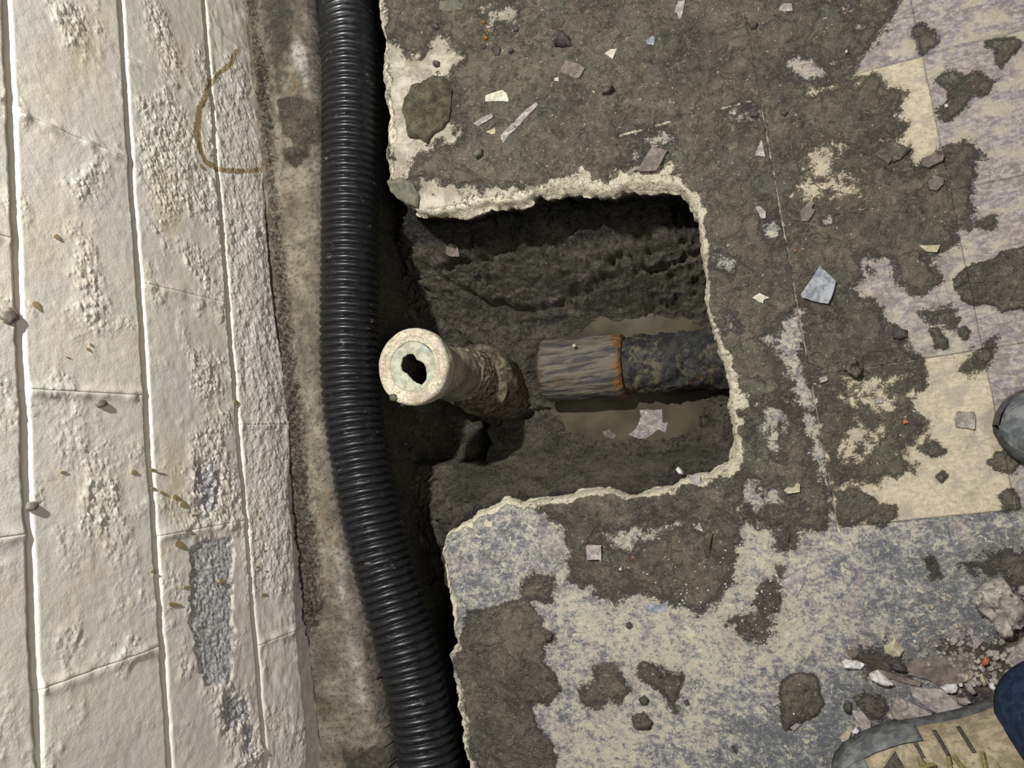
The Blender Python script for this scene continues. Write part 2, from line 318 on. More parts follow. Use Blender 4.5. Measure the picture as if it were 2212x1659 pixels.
for pts in ([(2058,604),(2098,570),(2149,560),(2163,547),(2250,520),(2250,660),(2163,672),(2139,655),(2098,661),(2075,648),(2064,624)], [(1687,1474),(1724,1450),(1765,1460),(1778,1517),(1761,1548),(1724,1561),(1694,1575),(1687,1548)]):
    A_mud = np.maximum(A_mud, blob_ops(-3, [('+', .003, pts)]))
A_tone = blob_ops(0, [('1.1', .05, [(1180,1100),(1600,1080),(1750,1200),(1750,1420),(1500,1480),(1250,1380)]), ('-2.2', .06, [(1600,1540),(1850,1420),(2250,1200),(2250,1700),(1500,1720)]),
 ('-.9', .04, [(960,1150),(1180,1100),(1230,1200),(1100,1300),(980,1350)]), ('-1.6', .05, [(1820,1170),(2212,1120),(2212,1300),(1900,1300)]), ('1.0', .04, [(1205,1560),(1400,1500),(1450,1560),(1300,1700),(1220,1700)]),
 ('.8', .04, [(1640,850),(1760,850),(1790,1060),(1650,1060)])])
SLAB = [(806,-260),(810,-80),(812,0),(815,30),(822,60),(826,90),(821,120),(819,150),(825,180),(831,240),(834,300),(830,340),(838,385),(845,415),(862,432),(888,446),(905,458),(935,463),(985,458),(1010,452),(1050,432),(1080,440),(1120,430),(1160,418),(1200,412),(1250,410),(1290,420),(1330,416),(1350,406),(1400,400),(1440,402),(1470,408),(1490,432),(1502,470),(1512,500),(1520,560),(1525,620),(1530,680),(1545,720),(1558,760),(1568,810),(1575,870),(1580,940),(1583,970),(1572,1000),(1550,1016),(1520,1030),(1470,1038),(1440,1055),(1400,1065),(1370,1070),(1340,1066),(1310,1062),(1270,1066),(1220,1072),(1180,1078),(1130,1083),(1110,1082),(1090,1080),(1070,1090),(1030,1107),(1012,1125),(985,1135),(965,1145),(952,1165),(950,1185),(955,1220),(958,1250),(965,1290),(972,1330),(975,1370),(988,1395),(968,1412),(978,1440),(985,1480),(990,1540),(995,1590),(1003,1640),(1008,1670),(1016,1780),(1024,2000)]
LEDGE = [(640,-260),(652,-40),(662,30),(670,90),(680,200),(688,300),(690,500),(690,800),(700,950),(725,1100),(760,1250),(786,1370),(800,1450),(817,1560),(833,1659),(850,1800),(866,2000)]
A_slab = -poly_sd(GX, GY, np.vstack([pw(SLAB), [[-1.3, -1.3], [-1.3, 1.5]]]))   # >0 on the slab
A_ledge = -poly_sd(GX, GY, np.vstack([pw(LEDGE), [[1.5, -1.3], [1.5, 1.5]]]))
# width (m) of the broken pale rim along the slab's edge
WPTS = [(812,0,.018),(840,60,.012),(830,150,.022),(840,250,.020),(838,360,.016),(850,410,.004),(905,455,.004),(935,462,.014),(1010,452,.026),(1080,440,.018),(1160,418,.024),(1210,400,.034),(1250,395,.040),(1290,400,.030),(1340,400,.030),(1400,385,.034),(1450,380,.046),(1490,430,.022),(1515,500,.016),(1525,600,.010),(1530,680,.012),(1550,740,.012),(1570,810,.022),(1585,870,.032),(1590,940,.030),(1580,985,.022),(1560,1015,.034),(1530,1030,.026),(1480,1036,.014),(1440,1055,.014),(1370,1070,.006),(1290,1064,.014),(1250,1068,.020),(1180,1078,.012),(1090,1080,.014),(1020,1110,.012),(965,1145,.012),(952,1180,.014),(960,1250,.018),(970,1330,.018),(975,1370,.016),(985,1400,.016),(970,1412,.003),(980,1440,.004),(990,1500,.014),(1000,1590,.018),(1008,1670,.020)]
_wp = pw([(a, b) for a, b, c in WPTS]); _ww = np.array([c for a, b, c in WPTS])
def rimw(x, y):
    num = np.zeros_like(x); den = np.zeros_like(x)
    for (a, b), w in zip(_wp, _ww):
        k = 1/((x-a)**2+(y-b)**2+1e-5)**2; num += k*w; den += k
    return num/den*.85
TX = [.087, .322, .557, .792]; TY = [-.163, .067, .305, .515, .745, .975]
def ground_z(X, Y, sheet):
    """relief of the mud and of the worn surface, shared by floor and tiles"""
    m = samp(A_mud, X, Y)+fbm(X, Y, 60, 3, 3)*.6; t = samp(A_thick, X, Y)
    mf = sst(-.6, .9, m)
    z = mf*(.0012+.0016*fbm(X, Y, 38, 4, 11)+.0010*np.maximum(0, ridge(X, Y, 55, 3, 21)-.35))
    c, b = cells(X, Y, 55, 31); z += mf*np.where(b > .72, .004*np.maximum(0, 1-c*2.1), 0)
    z += t*(.004+.0035*fbm(X, Y, 45, 4, 41)+.002*ridge(X, Y, 90, 2, 47))*sst(-.2, 1, m)
    z += (1-mf)*.0003*fbm(X, Y, 70, 3, 51)
    return z, m
def cut_grid(X, Y, Q, sd_f, cell, zf, rings, extra):
    sd = sd_f(X, Y); keep = sd[Q].mean(1) > 0; Q = Q[keep]
    used = np.zeros(len(X), bool); used[Q.ravel()] = True
    e = .0015; gx = (sd_f(X+e, Y)-sd_f(X-e, Y))/(2*e); gy = (sd_f(X, Y+e)-sd_f(X, Y-e))/(2*e); g = np.hypot(gx, gy)+1e-9
    mv = used & (sd < .3*cell); lim = np.clip(sd, -1.2*cell, cell)
    X = np.where(mv, X-lim*gx/g, X); Y = np.where(mv, Y-lim*gy/g, Y); gx /= g; gy /= g
    sd2 = np.where(mv, 0, sd); Z, at_ = zf(X, Y, np.maximum(sd2, 0))
    E = np.concatenate([Q[:, [k, (k+1) % 4]] for k in range(4)]); key = np.sort(E, 1); kk = key[:, 0].astype(np.int64)*len(X)+key[:, 1]
    u, inv, cnt = np.unique(kk, return_inverse=True, return_counts=True); B = E[(cnt[inv] == 1)]; B = B[(sd[B] < 3*cell).all(1)]
    e = .009; hx = (sd_f(X+e, Y)-sd_f(X-e, Y)); hy = (sd_f(X, Y+e)-sd_f(X, Y-e)); hh = np.hypot(hx, hy)+1e-9; gx = hx/hh; gy = hy/hh
    bi = np.unique(B); n0 = len(X); mp = -np.ones(n0, int); mp[bi] = np.arange(len(bi))
    VX, VY, VZ = [X], [Y], [Z]; AT = {k: [v] for k, v in at_.items()}; QQ = [Q]; prev = None
    for r, (off, dz, av) in enumerate(rings):
        nx = vn(X[bi]*35+r*.4, Y[bi]*35, 60)*.6+vn(X[bi]*110+r*.6, Y[bi]*110, 70)*.25
        o = off+nx*min(abs(dz)*.3, .008)
        px = X[bi]-gx[bi]*o; py = Y[bi]-gy[bi]*o; pz = Z[bi]*(1 if r == 0 else 0)+dz+vn(X[bi]*60, Y[bi]*60, 80+r)*abs(dz)*.15
        VX.append(px); VY.append(py); VZ.append(pz)
        for k in AT: AT[k].append(np.full(len(bi), av.get(k, 0.)))
        base = n0+r*len(bi); a = B[:, 0] if r == 0 else base-len(bi)+mp[B[:, 0]]; b = B[:, 1] if r == 0 else base-len(bi)+mp[B[:, 1]]
        QQ.append(np.stack([b, a, base+mp[B[:, 0]], base+mp[B[:, 1]]], 1))
    V = np.stack([np.concatenate(VX), np.concatenate(VY), np.concatenate(VZ)], 1); Q = np.concatenate(QQ)
    us = np.zeros(len(V), bool); us[Q.ravel()] = True; re = np.cumsum(us)-1
    return V[us], re[Q], {k: np.concatenate(v)[us] for k, v in AT.items()}
# ------------------------------------------------------------------ floor slab with the broken opening
X, Y, Q = grid(lin(-.74, 1.4, -.72, .50, .0022, .02), lin(-1.3, 1.6, -.54, .98, .0022, .02))
def slab_sd(x, y): return samp(A_slab, x, y)+.0022*fbm(x, y, 70, 3, 5)+.0035*vn(x*28, y*28, 9)
def slab_z(x, y, sd):
    z, m = ground_z(x, y, True); rw = rimw(x, y)*(1+.5*fbm(x, y, 40, 3, 15)); s = 1-np.clip(sd/np.maximum(rw, .002), 0, 1.6)
    sheet = np.where(((y < .515) & (x < .087)) | (y < -.163), 1., 0.)*sst(-.16, -.10, x+(.0*y)+np.where(y < .40, 1, 0))
    st = sst(0, .003, np.minimum(.515-y, np.maximum(.087-x, -.163-y)))
    z = z+.003*st*sst(-.15, -.08, x+np.where(y < .42, 1, 0))
    chip = np.maximum(s, 0); rough = fbm(x, y, 90, 4, 25)
    z = z*(1-.6*sst(0, .4, chip))-.007*sst(0, 1, chip)*(.7+.5*rough)-.010*sst(.75, 1, chip)
    tl = (x > .088) & (y > -.162); z = np.where(tl, -.008, z)
    # pale line along the sheet's edge: chips, and the lit top step painted in
    d = np.abs(np.where(y < .51, .087-x, .515-y)); ln = (np.exp(-(d/.0015)**2)*((y > -.17) & (x < .09) & (x > -.14)))*(1.1+1.3*vn(x*45, y*45, 2)+.5*vn(x*130, y*130, 4))
    ln = np.where((y < .52) & (x < .0885), ln, 0)
    white = np.maximum(s*2.2, np.clip(ln*1.5, 0, 2)-.4)
    return z, {'mud': m, 'white': white, 'tone': samp(A_tone, x, y), 'soil': np.zeros_like(x)}
V, Q, AT = cut_grid(X, Y, Q, slab_sd, .0022, slab_z, [(.002, -.012, {'white': 1.6, 'mud': -2}), (.003, -.028, {'white': .7, 'mud': -1}), (-.004, -.06, {'soil': .7}), (-.014, -.11, {'soil': 1}), (-.035, -.15, {'soil': 1})], None)
# two materials on one slab: pale concrete top left, worn sheet elsewhere
me = mesh_np('floor', V, Q, AT); o = link('floor', me, M_sheet); me.materials.append(M_conc)
cx = V[Q].mean(1); a_ = (cx[:, 0] < -.13+.03*fbm(cx[:, 0], cx[:, 1], 20, 2, 1)) & (cx[:, 1] > .38) | (cx[:, 1] > .515)
me.polygons.foreach_set('material_index', a_.astype(np.int32)); tag(o, kind='structure'); FLOOR = o
# ------------------------------------------------------------------ floor tiles (pieces of the floor)
KIND = {(0, 0): 'c', (0, 1): 'p', (0, 2): 'c', (0, 3): 'p'}
for i in range(3):
    for j in range(5):
        fine = i < 2 and j < 4; d = .0024 if fine and not (i == 1 and j == 3) else .006
        x0, x1, y0, y1 = TX[i]+.0002, TX[i+1]-.0002, TY[j]+.0002, TY[j+1]-.0002
        xs = np.linspace(x0, x1, int((x1-x0)/d)+1); ys = np.linspace(y0, y1, int((y1-y0)/d)+1)
        X, Y, Q = grid(xs, ys); z, m = ground_z(X, Y, False)
        ed = np.minimum(np.minimum(X-x0, x1-X), np.minimum(Y-y0, y1-Y))
        z = z-.0004*(1-sst(0, .0015, ed))*(1+vn(X*80, Y*80, 4))+.0004*random.uniform(-1, 1)
        k = KIND.get((i, j), 'p'); wh = np.where(ed < .001, 0.0, -1.5)+(.6 if k == 'c' else -.4)*(ed < .003)
        V = np.stack([X, Y, z], 1); nx, ny = len(xs), len(ys); id_ = np.arange(nx*ny).reshape(ny, nx)
        loop = np.concatenate([id_[0, :], id_[1:, -1], id_[-1, -2::-1], id_[-2:0:-1, 0]]); n = len(loop); L2 = V[loop].copy(); L2[:, 2] = -.004
        V = np.vstack([V, L2]); a = loop; b = np.roll(loop, -1); c = len(X)+np.arange(n); dd = np.roll(c, -1)
        Q = np.vstack([Q, np.stack([a, c, dd, b], 1)])
        ext = lambda arr, v: np.concatenate([arr, np.full(n, v)])
        t = link('tile', mesh_np('tile', V, Q, {'mud': ext(m, -2), 'white': ext(wh, -2), 'tone': ext(X*0, 0), 'soil': ext(X*0, 0)}), M_cream if k == 'c' else M_purple, FLOOR)
# ------------------------------------------------------------------ concrete ledge between wall and trench
def mk_ledge():
    s = NT('sandy_concrete_ledge', .9); n = s.noise(11, 6, .6, .4); n2 = s.noise(120, 7, .75); n3 = s.noise(420, 3, .6)
    c = s.mix(s.ramp(n, .4, .6), srgb(140, 132, 115), srgb(180, 171, 152)); c = s.mix(s.ramp(s.attr('pale'), 0, 1), c, srgb(216, 210, 198))
    c = s.mix(s.ramp(s.noise(16, 5, .65, .6, s.mp(loc=(2, 2, 0))), .54, .66, 0, .6), c, srgb(160, 140, 108))
    c = s.mix(s.ramp(n2, .38, .5, .7, 0), c, srgb(92, 84, 70)); c = s.mix(s.ramp(s.noise(6, 5, .6, .3, s.mp(loc=(8, 1, 0))), .48, .62, 0, .6), c, srgb(122, 113, 94)); c = s.mix(s.ramp(n3, .62, .7, 0, .6), c, srgb(220, 212, 195))
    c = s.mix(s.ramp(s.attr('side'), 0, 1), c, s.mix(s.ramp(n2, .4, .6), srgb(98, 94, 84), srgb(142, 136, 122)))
    e = s.math('ADD', s.attr('mud'), s.math('MULTIPLY', s.math('SUBTRACT', s.noise(60, 8, .7), .5), 4.5)); c = s.mix(s.ramp(e, -.4, .5), c, mudcol(s))
    r = s.attr('rough'); c = s.mix(s.ramp(s.math('ADD', r, s.math('MULTIPLY', s.math('SUBTRACT', n2, .5), 2)), .2, .8, 0, .85), c, s.mix(s.ramp(s.noise(150, 6, .7, .5), .42, .62), srgb(70, 60, 46), srgb(176, 166, 146)))
    h = s.math('ADD', n2, s.math('MULTIPLY', s.noise(90, 8, .75, .6), s.math('MULTIPLY', r, 1.8)))
    return s.done(c, .88, s.bump(h, 1, .006), .3)
M_ledge = mk_ledge()
LM = blob_ops(-3, [('+', .010, [(598,215),(640,205),(690,225),(697,300),(660,330),(610,290)]), ('+', .008, [(612,320),(655,315),(668,340),(640,360),(612,350)]), ('+', .03, [(560,-40),(640,-40),(640,60),(600,200),(580,100)]),
  ('+', .006, [(660,1290),(700,1280),(705,1310),(680,1325),(658,1310)]), ('+', .008, [(780,1385),(800,1380),(808,1430),(788,1430)]), ('+', .012, [(740,1620),(850,1610),(860,1720),(760,1740)]), ('+', .010, [(705,730),(712,780),(690,790)])])
LP = blob_ops(-1, [('+', .014, [(622,60),(650,70),(668,110),(670,190),(655,200),(645,160),(620,130)]), ('+', .02, [(668,340),(700,340),(700,420),(680,400)]), ('+', .03, [(700,1130),(750,1200),(790,1400),(810,1560),(780,1600),(750,1450),(720,1300)])])
ROUGH = [(533,-40),(556,-40),(560,60),(588,140),(596,280),(600,400),(618,540),(632,640),(640,760),(655,850),(668,960),(672,1050),(690,1160),(700,1260),(698,1340),(672,1380),(650,1370),(640,1200),(628,1000),(612,830),(600,650),(585,450),(575,350),(548,120)]
LR = blob_ops(-1, [('+', .006, ROUGH)])
X, Y, Q = grid(lin(-.90, -.55, -.86, -.62, .0026, .01), lin(-1.3, 1.6, -.54, 1.08, .0026, .02))
def ledge_sd(x, y): return samp(A_ledge, x, y)+.0025*fbm(x, y, 50, 3, 7)
def ledge_z(x, y, sd):
    m = samp(LM, x, y); r = samp(LR, x, y)+.6*fbm(x, y, 60, 3, 8); rf = sst(-.3, .6, r)
    z = .0012*fbm(x, y, 18, 4, 2)+.0006*fbm(x, y, 130, 2, 6)-.012*(1-sst(0, .022, sd))*(.8+.4*fbm(x, y, 25, 2, 3))
    z += rf*(.006+.006*fbm(x, y, 70, 4, 12)+.003*ridge(x, y, 110, 2, 14)); z += sst(-.4, 1, m)*(.004+.005*fbm(x, y, 60, 4, 9)+.004*ridge(x, y, 80, 2, 4))
    z += .020*sst(-.815, -.845, x)*0
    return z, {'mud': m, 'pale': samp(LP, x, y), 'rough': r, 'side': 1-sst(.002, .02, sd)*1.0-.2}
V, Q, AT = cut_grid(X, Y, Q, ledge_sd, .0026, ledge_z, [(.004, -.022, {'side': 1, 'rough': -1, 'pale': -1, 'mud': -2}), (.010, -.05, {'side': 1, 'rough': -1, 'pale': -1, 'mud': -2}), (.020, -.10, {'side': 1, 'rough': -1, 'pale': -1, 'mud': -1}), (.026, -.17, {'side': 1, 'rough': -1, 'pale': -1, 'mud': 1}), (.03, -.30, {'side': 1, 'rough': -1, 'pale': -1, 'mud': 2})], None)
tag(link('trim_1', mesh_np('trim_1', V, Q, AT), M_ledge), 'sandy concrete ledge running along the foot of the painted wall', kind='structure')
# ------------------------------------------------------------------ soil in the pit and trench
CP = [(900,470,-.13),(1000,470,-.14),(1100,455,-.15),(1200,430,-.15),(1300,440,-.15),(1400,430,-.15),(1480,440,-.15),(870,520,-.18),(930,560,-.20),(1020,560,-.20),(1100,560,-.21),(1200,545,-.21),(1300,550,-.21),(1400,530,-.21),(1480,540,-.21),
 (900,620,-.26),(950,640,-.30),(1050,610,-.27),(1050,660,-.36),(1130,650,-.35),(1200,630,-.33),(1300,600,-.28),(1300,650,-.38),(1400,600,-.29),(1400,650,-.39),(1500,600,-.29),(1500,660,-.38),
 (960,720,-.38),(1050,710,-.40),(1150,700,-.405),(1230,695,-.415),(1300,695,-.445),(1400,690,-.445),(1470,690,-.44),(1550,690,-.41),(1000,800,-.41),(1140,760,-.385),(1150,830,-.375),(1130,880,-.42),(1170,870,-.40),(1250,800,-.42),(1400,780,-.43),(1550,760,-.43),
 (1220,900,-.430),(1300,880,-.445),(1400,880,-.452),(1480,880,-.450),(1310,930,-.442),(1400,920,-.448),(1490,920,-.442),(1560,880,-.40),(1560,960,-.37),(1420,970,-.405),(1330,960,-.415),(1230,950,-.415),(1500,975,-.39),(1100,940,-.42),(1150,980,-.40),(1050,980,-.39),(1250,1000,-.37),(1400,1000,-.36),(1530,1000,-.34),
 (1020,1030,-.30),(1100,1020,-.32),(1200,1040,-.27),(1300,1030,-.26),(1400,1035,-.24),(1500,1015,-.24),(1100,1070,-.17),(1200,1065,-.14),(1300,1055,-.14),(1000,1090,-.20),(1000,1130,-.16),(950,1040,-.24),(900,1060,-.26),(870,1020,-.28),(940,1120,-.20),(900,1150,-.26),(920,1250,-.27),(940,1350,-.29),(970,1500,-.31),(1000,1650,-.32),(860,1100,-.28),(850,700,-.38),(850,560,-.34),(850,400,-.32),(840,200,-.32),(830,50,-.30),(835,850,-.42),(900,950,-.43),(740,600,-.38),(740,200,-.35),(700,1000,-.38),(720,1300,-.36),(800,1600,-.36),(700,-100,-.33),(850,1900,-.34)]
cp = np.array([at(*p) for p in CP]); D = np.hypot(cp[:, None, 0]-cp[None, :, 0], cp[:, None, 1]-cp[None, :, 1])
def tps(r): return np.sqrt(r*r+.0004)
A = np.zeros((len(cp)+3,)*2); A[:len(cp), :len(cp)] = tps(D)-np.eye(len(cp))*.012; A[:len(cp), -3] = 1; A[:len(cp), -2:] = cp[:, :2]; A[-3, :len(cp)] = 1; A[-2:, :len(cp)] = cp[:, :2].T
sol = np.linalg.solve(A, np.concatenate([cp[:, 2], [0, 0, 0]]))
def soil_base(x, y):
    z = np.zeros_like(x)
    for (a, b, _), w in zip(cp, sol): z += w*tps(np.hypot(x-a, y-b))
    z = z+sol[-3]+sol[-2]*x+sol[-1]*y
    return np.clip(z, -.47, -.12)
WL = -.428                                              # water level
def soil_z(x, y):
    z = soil_base(x, y); deep = poly_sd(x, y, pw([(838,1006),(900,1003),(998,1000),(1000,960),(965,880),(850,860)], -.24)); z = z-.16*sst(-.006, .008, deep+.004*fbm(x, y, 60, 3, 2))
    bank = sst(-.40, -.30, z); wet = 1-sst(.0, .02, z-WL)
    wx = x+.012*fbm(x, y, 14, 3, 61); wy = y+.012*fbm(x, y, 14, 3, 66)
    lay = ridge(wx*.45, wy, 26, 3, 70); r2 = ridge(wx, wy, 55, 3, 75); c1, b1 = cells(wx, wy, 75, 80); c2, b2 = cells(wx, wy, 150, 85)
    z += (.2+.8*bank)*(.022*(lay-.5)-.030*sst(.66, .9, ridge(wx*.4, wy, 15, 2, 90)))
    z += (1-.45*wet)*(.012*(r2-.4)+.012*(.6-c1)*(b1 > -.3)+.006*(.6-c2)); z += .006*fbm(x, y, 30, 4, 95)*(1-.2*wet)
    z += .010*sst(.2, .7, vn(wx*22, wy*22, 99))*bank
    for zc, wd_, dp, pts in CRK:
        P = pw(pts, zc); d = np.full(x.shape, 9.); jx = x+.006*fbm(x, y, 40, 3, 33); jy = y+.006*fbm(x, y, 40, 3, 37)
        for (ax_, ay_), (bx_, by_) in zip(P[:-1], P[1:]):
            ex, ey = bx_-ax_, by_-ay_; t = np.clip(((jx-ax_)*ex+(jy-ay_)*ey)/(ex*ex+ey*ey), 0, 1); d = np.minimum(d, np.hypot(jx-ax_-ex*t, jy-ay_-ey*t))
        z = z-dp*np.exp(-(d/wd_)**2)*(.75+.5*vn(x*30, y*30, 3))
    return np.minimum(z, -.118)
CRK = [(-.33, .0065, .045, [(955,600),(1000,630),(1050,655),(1130,662),(1190,655),(1240,632),(1320,605)]), (-.26, .006, .035, [(1215,580),(1290,572),(1350,560),(1420,545),(1500,540)]), (-.24, .005, .03, [(905,585),(960,578),(1000,568),(1080,572)]),
 (-.22, .004, .025, [(880,540),(950,512),(1020,490)]), (-.34, .004, .025, [(1060,700),(1130,690),(1200,680)]), (-.28, .004, .025, [(1380,590),(1440,575),(1520,560)]), (-.22, .004, .02, [(1060,540),(1150,530),(1240,505)]), (-.36, .004, .02, [(960,690),(1000,740),(1010,770)]),
 (-.42, .009, .04, [(1190,868),(1260,866),(1340,862),(1100,900),(1060,915),(1010,925)]), (-.24, .004, .02, [(1000,1075),(1010,1110),(990,1140)]), (-.37, .004, .015, [(1250,1000),(1320,990),(1400,985)])]
X, Y, Q = grid(lin(-.80, .25, -.74, .02, .0021, .01), lin(-1.3, 1.6, -.12, .56, .0021, .006))
Z = soil_z(X, Y)
blk = np.maximum(sst(-.23, -.15, Z)*1.1+.3*fbm(X, Y, 25, 3, 5)-.2, 0)  # upper bank coloured darker: shade of the slab overhang put into the soil
tag(link('soil_bed', mesh_np('soil_bed', np.stack([X, Y, Z], 1), Q, {'black': blk}), M_soil), 'dark wet clay soil lining the open pit and the trench', kind='structure')

# ------------------------------------------------------------------ painted block wall
WX = -.84; SL = -.034
def mk_wall():
    s = NT('old_white_wall_paint', .55); n = s.noise(7, 5, .6, .4); n2 = s.noise(45, 7, .7); n3 = s.noise(260, 5, .65)
    c = s.mix(s.ramp(n, .38, .62), srgb(224, 217, 206), srgb(232, 224, 209))
    c = s.mix(s.ramp(s.noise(16, 6, .65, .6, s.mp(loc=(1, 5, 2))), .52, .7, 0, .5), c, srgb(216, 203, 180)); c = s.mix(s.ramp(s.noise(12, 5, .6, .6, s.mp(loc=(3, 8, 2))), .55, .7, 0, .6), c, srgb(222, 214, 209))
    c = s.mix(s.ramp(s.attr('grime'), 0, 1, 0, .55), c, s.mix(s.ramp(n2, .4, .6), srgb(190, 184, 170), srgb(236, 232, 224)))
    c = s.mix(s.ramp(s.math('ADD', s.attr('yellow'), s.math('MULTIPLY', s.math('SUBTRACT', n2, .5), 2.5)), .2, 1.7, 0, .45), c, srgb(212, 198, 160))
    c = s.mix(s.ramp(s.noise(190, 4, .6), .68, .73, 0, .6), c, srgb(150, 135, 110))
    e = s.math('ADD', s.attr('peel'), s.math('MULTIPLY', s.math('SUBTRACT', s.noise(110, 7, .76), .5), 4.5))
    c = s.mix(s.ramp(e, -.1, .25), c, s.mix(s.ramp(s.noise(230, 5, .7), .42, .58), srgb(150, 150, 151), srgb(212, 209, 202)))
    e2 = s.math('ADD', s.attr('stain'), s.math('MULTIPLY', s.math('SUBTRACT', s.noise(120, 7, .78), .5), 5.5)); c = s.mix(s.ramp(e2, -.1, .25), c, srgb(160, 141, 106))
    r = s.attr('rough'); h = s.math('ADD', s.math('MULTIPLY', n3, .20), s.math('MULTIPLY', s.noise(80, 6, .6, .4), s.math('ADD', s.math('MULTIPLY', r, .6), .16)))
    h = s.math('ADD', h, s.math('MULTIPLY', s.ramp(s.vor(115), .12, .5, 1, 0), s.math('MULTIPLY', r, .35)))
    return s.done(c, s.ramp(e, -.1, .3, .5, .9), s.bump(h, .8, .004), .3)
M_wall = mk_wall(); M_mortar = simple('painted_mortar', srgb(200, 190, 170), srgb(228, 220, 204), 60, .8, .5)
M_mortar2 = M_mortar
def wm(px, py):
    p = atX(px, py, WX); return (p[1], p[2]-SL*p[1])     # wall coordinates: along, up (sheared to the courses)
def wpoly(pts): return np.array([wm(*p) for p in pts])
P_peel = [wpoly([(413,1190),(420,1175),(450,1165),(500,1160),(505,1200),(500,1300),(505,1400),(500,1470),(470,1482),(445,1480),(430,1440),(415,1350),(412,1280)]), wpoly([(485,1500),(540,1515),(530,1560),(490,1580),(478,1540)]), wpoly([(420,1000),(470,1000),(480,1080),(440,1120),(422,1060)]), wpoly([(528,1560),(550,1575),(545,1640),(530,1630)])]
P_rough = [wpoly(q) for q in ([(140,470),(170,460),(200,500),(240,660),(200,700),(160,620)], [(150,350),(200,360),(205,440),(160,440)], [(100,0),(170,0),(175,80),(130,60)], [(310,230),(400,200),(430,330),(440,470),(350,480),(300,380)], [(390,520),(470,540),(480,640),(430,640)], [(430,100),(530,110),(600,600),(640,900),(660,1250),(640,1330),(570,1300),(520,1000),(480,700),(450,400)], [(400,740),(480,740),(490,860),(440,900),(400,850)], [(180,1030),(260,1020),(280,1120),(230,1190),(180,1120)], [(390,900),(500,880),(530,1150),(420,1160)], [(510,1100),(600,1120),(600,1250),(530,1300)], [(440,1490),(560,1470),(590,1659),(480,1659)], [(560,1500),(650,1520),(670,1659),(580,1659)], [(310,0),(350,0),(420,200),(380,190),(320,90)])]
P_yel = [wpoly(q) for q in ([(310,330),(380,330),(420,500),(380,560),(310,480)], [(330,950),(420,900),(430,1100),(400,1180),(320,1120)], [(90,0),(250,0),(240,180),(150,220)], [(330,100),(420,30),(430,150),(380,200)], [(100,480),(170,480),(240,640),(150,640)], [(470,1140),(520,1100),(520,1300),(500,1480),(480,1500)], [(540,1500),(620,1500),(640,1600),(560,1620)], [(0,800),(60,830),(60,1000),(0,1000)])]
RING = [wm(*p) for p in [(510,105),(495,140),(470,160),(450,190),(432,230),(425,280),(430,320),(445,350),(480,368),(530,372),(600,362)]]
RINGW = [.004, .006, .003, .006, .006, .009, .008, .006, .005, .006, .006]
def wall_attr(y, v):
    pe = np.full(y.shape, -2.); ro = np.full(y.shape, -1.); ye = np.full(y.shape, -1.)
    for P in P_peel: pe = np.maximum(pe, np.clip(poly_sd(y, v, P)/.006, -2, 1.5))
    for P in P_rough: ro = np.maximum(ro, poly_sd(y, v, P)/.02)
    for P in P_yel: ye = np.maximum(ye, poly_sd(y, v, P)/.03)
    pk = poly_sd(y, v, P_peel[2])/.012; pe = np.where(pk > -1, np.minimum(pe, .35*pk), pe)
    st = np.full(y.shape, -2.)
    for k in range(len(RING)-1):
        (ax, ay), (bx, by) = RING[k], RING[k+1]; ex, ey = bx-ax, by-ay; t = np.clip(((y-ax)*ex+(v-ay)*ey)/(ex*ex+ey*ey), 0, 1)
        d = np.hypot(y-ax-ex*t, v-ay-ey*t); w = RINGW[k]*(1-t)+RINGW[k+1]*t; st = np.maximum(st, np.clip((w-d)/.003, -2, .75)-.5*sst(.12, .02, v)*(np.abs(d) < .03))
    r = np.clip(ro*.5+.45+.7*fbm(y, v, 22, 3, 4), 0, 1)*np.where(v < .15, .7, 1)
    return pe, r, ye, st
V0 = [-.10, .151, .3545, .5525, .745, .94]
JY = [[-.98,-.61,-.24,.13,.50,.88,1.25], [-.77,-.40,-.033,.345,.713,1.08,1.45], [-.92,-.55,-.184,.172,.538,.90,1.27], [-.74,-.37,-.003,.363,.73,1.10,1.47], [-.92,-.55,-.184,.172,.538,.90,1.27]]
wl = link('wall_left', None, None) if False else None
Yb, Vb, Qb = grid(np.arange(-1.3, 1.61, .02), np.arange(-.30, 1.0, .02))
WALL = link('wall_left', mesh_np('wall_left', np.stack([np.full(Yb.shape, WX-.016)+.001*vn(Yb*60, Vb*60, 3), Yb, Vb+SL*Yb], 1), Qb), M_mortar); tag(WALL, kind='structure')
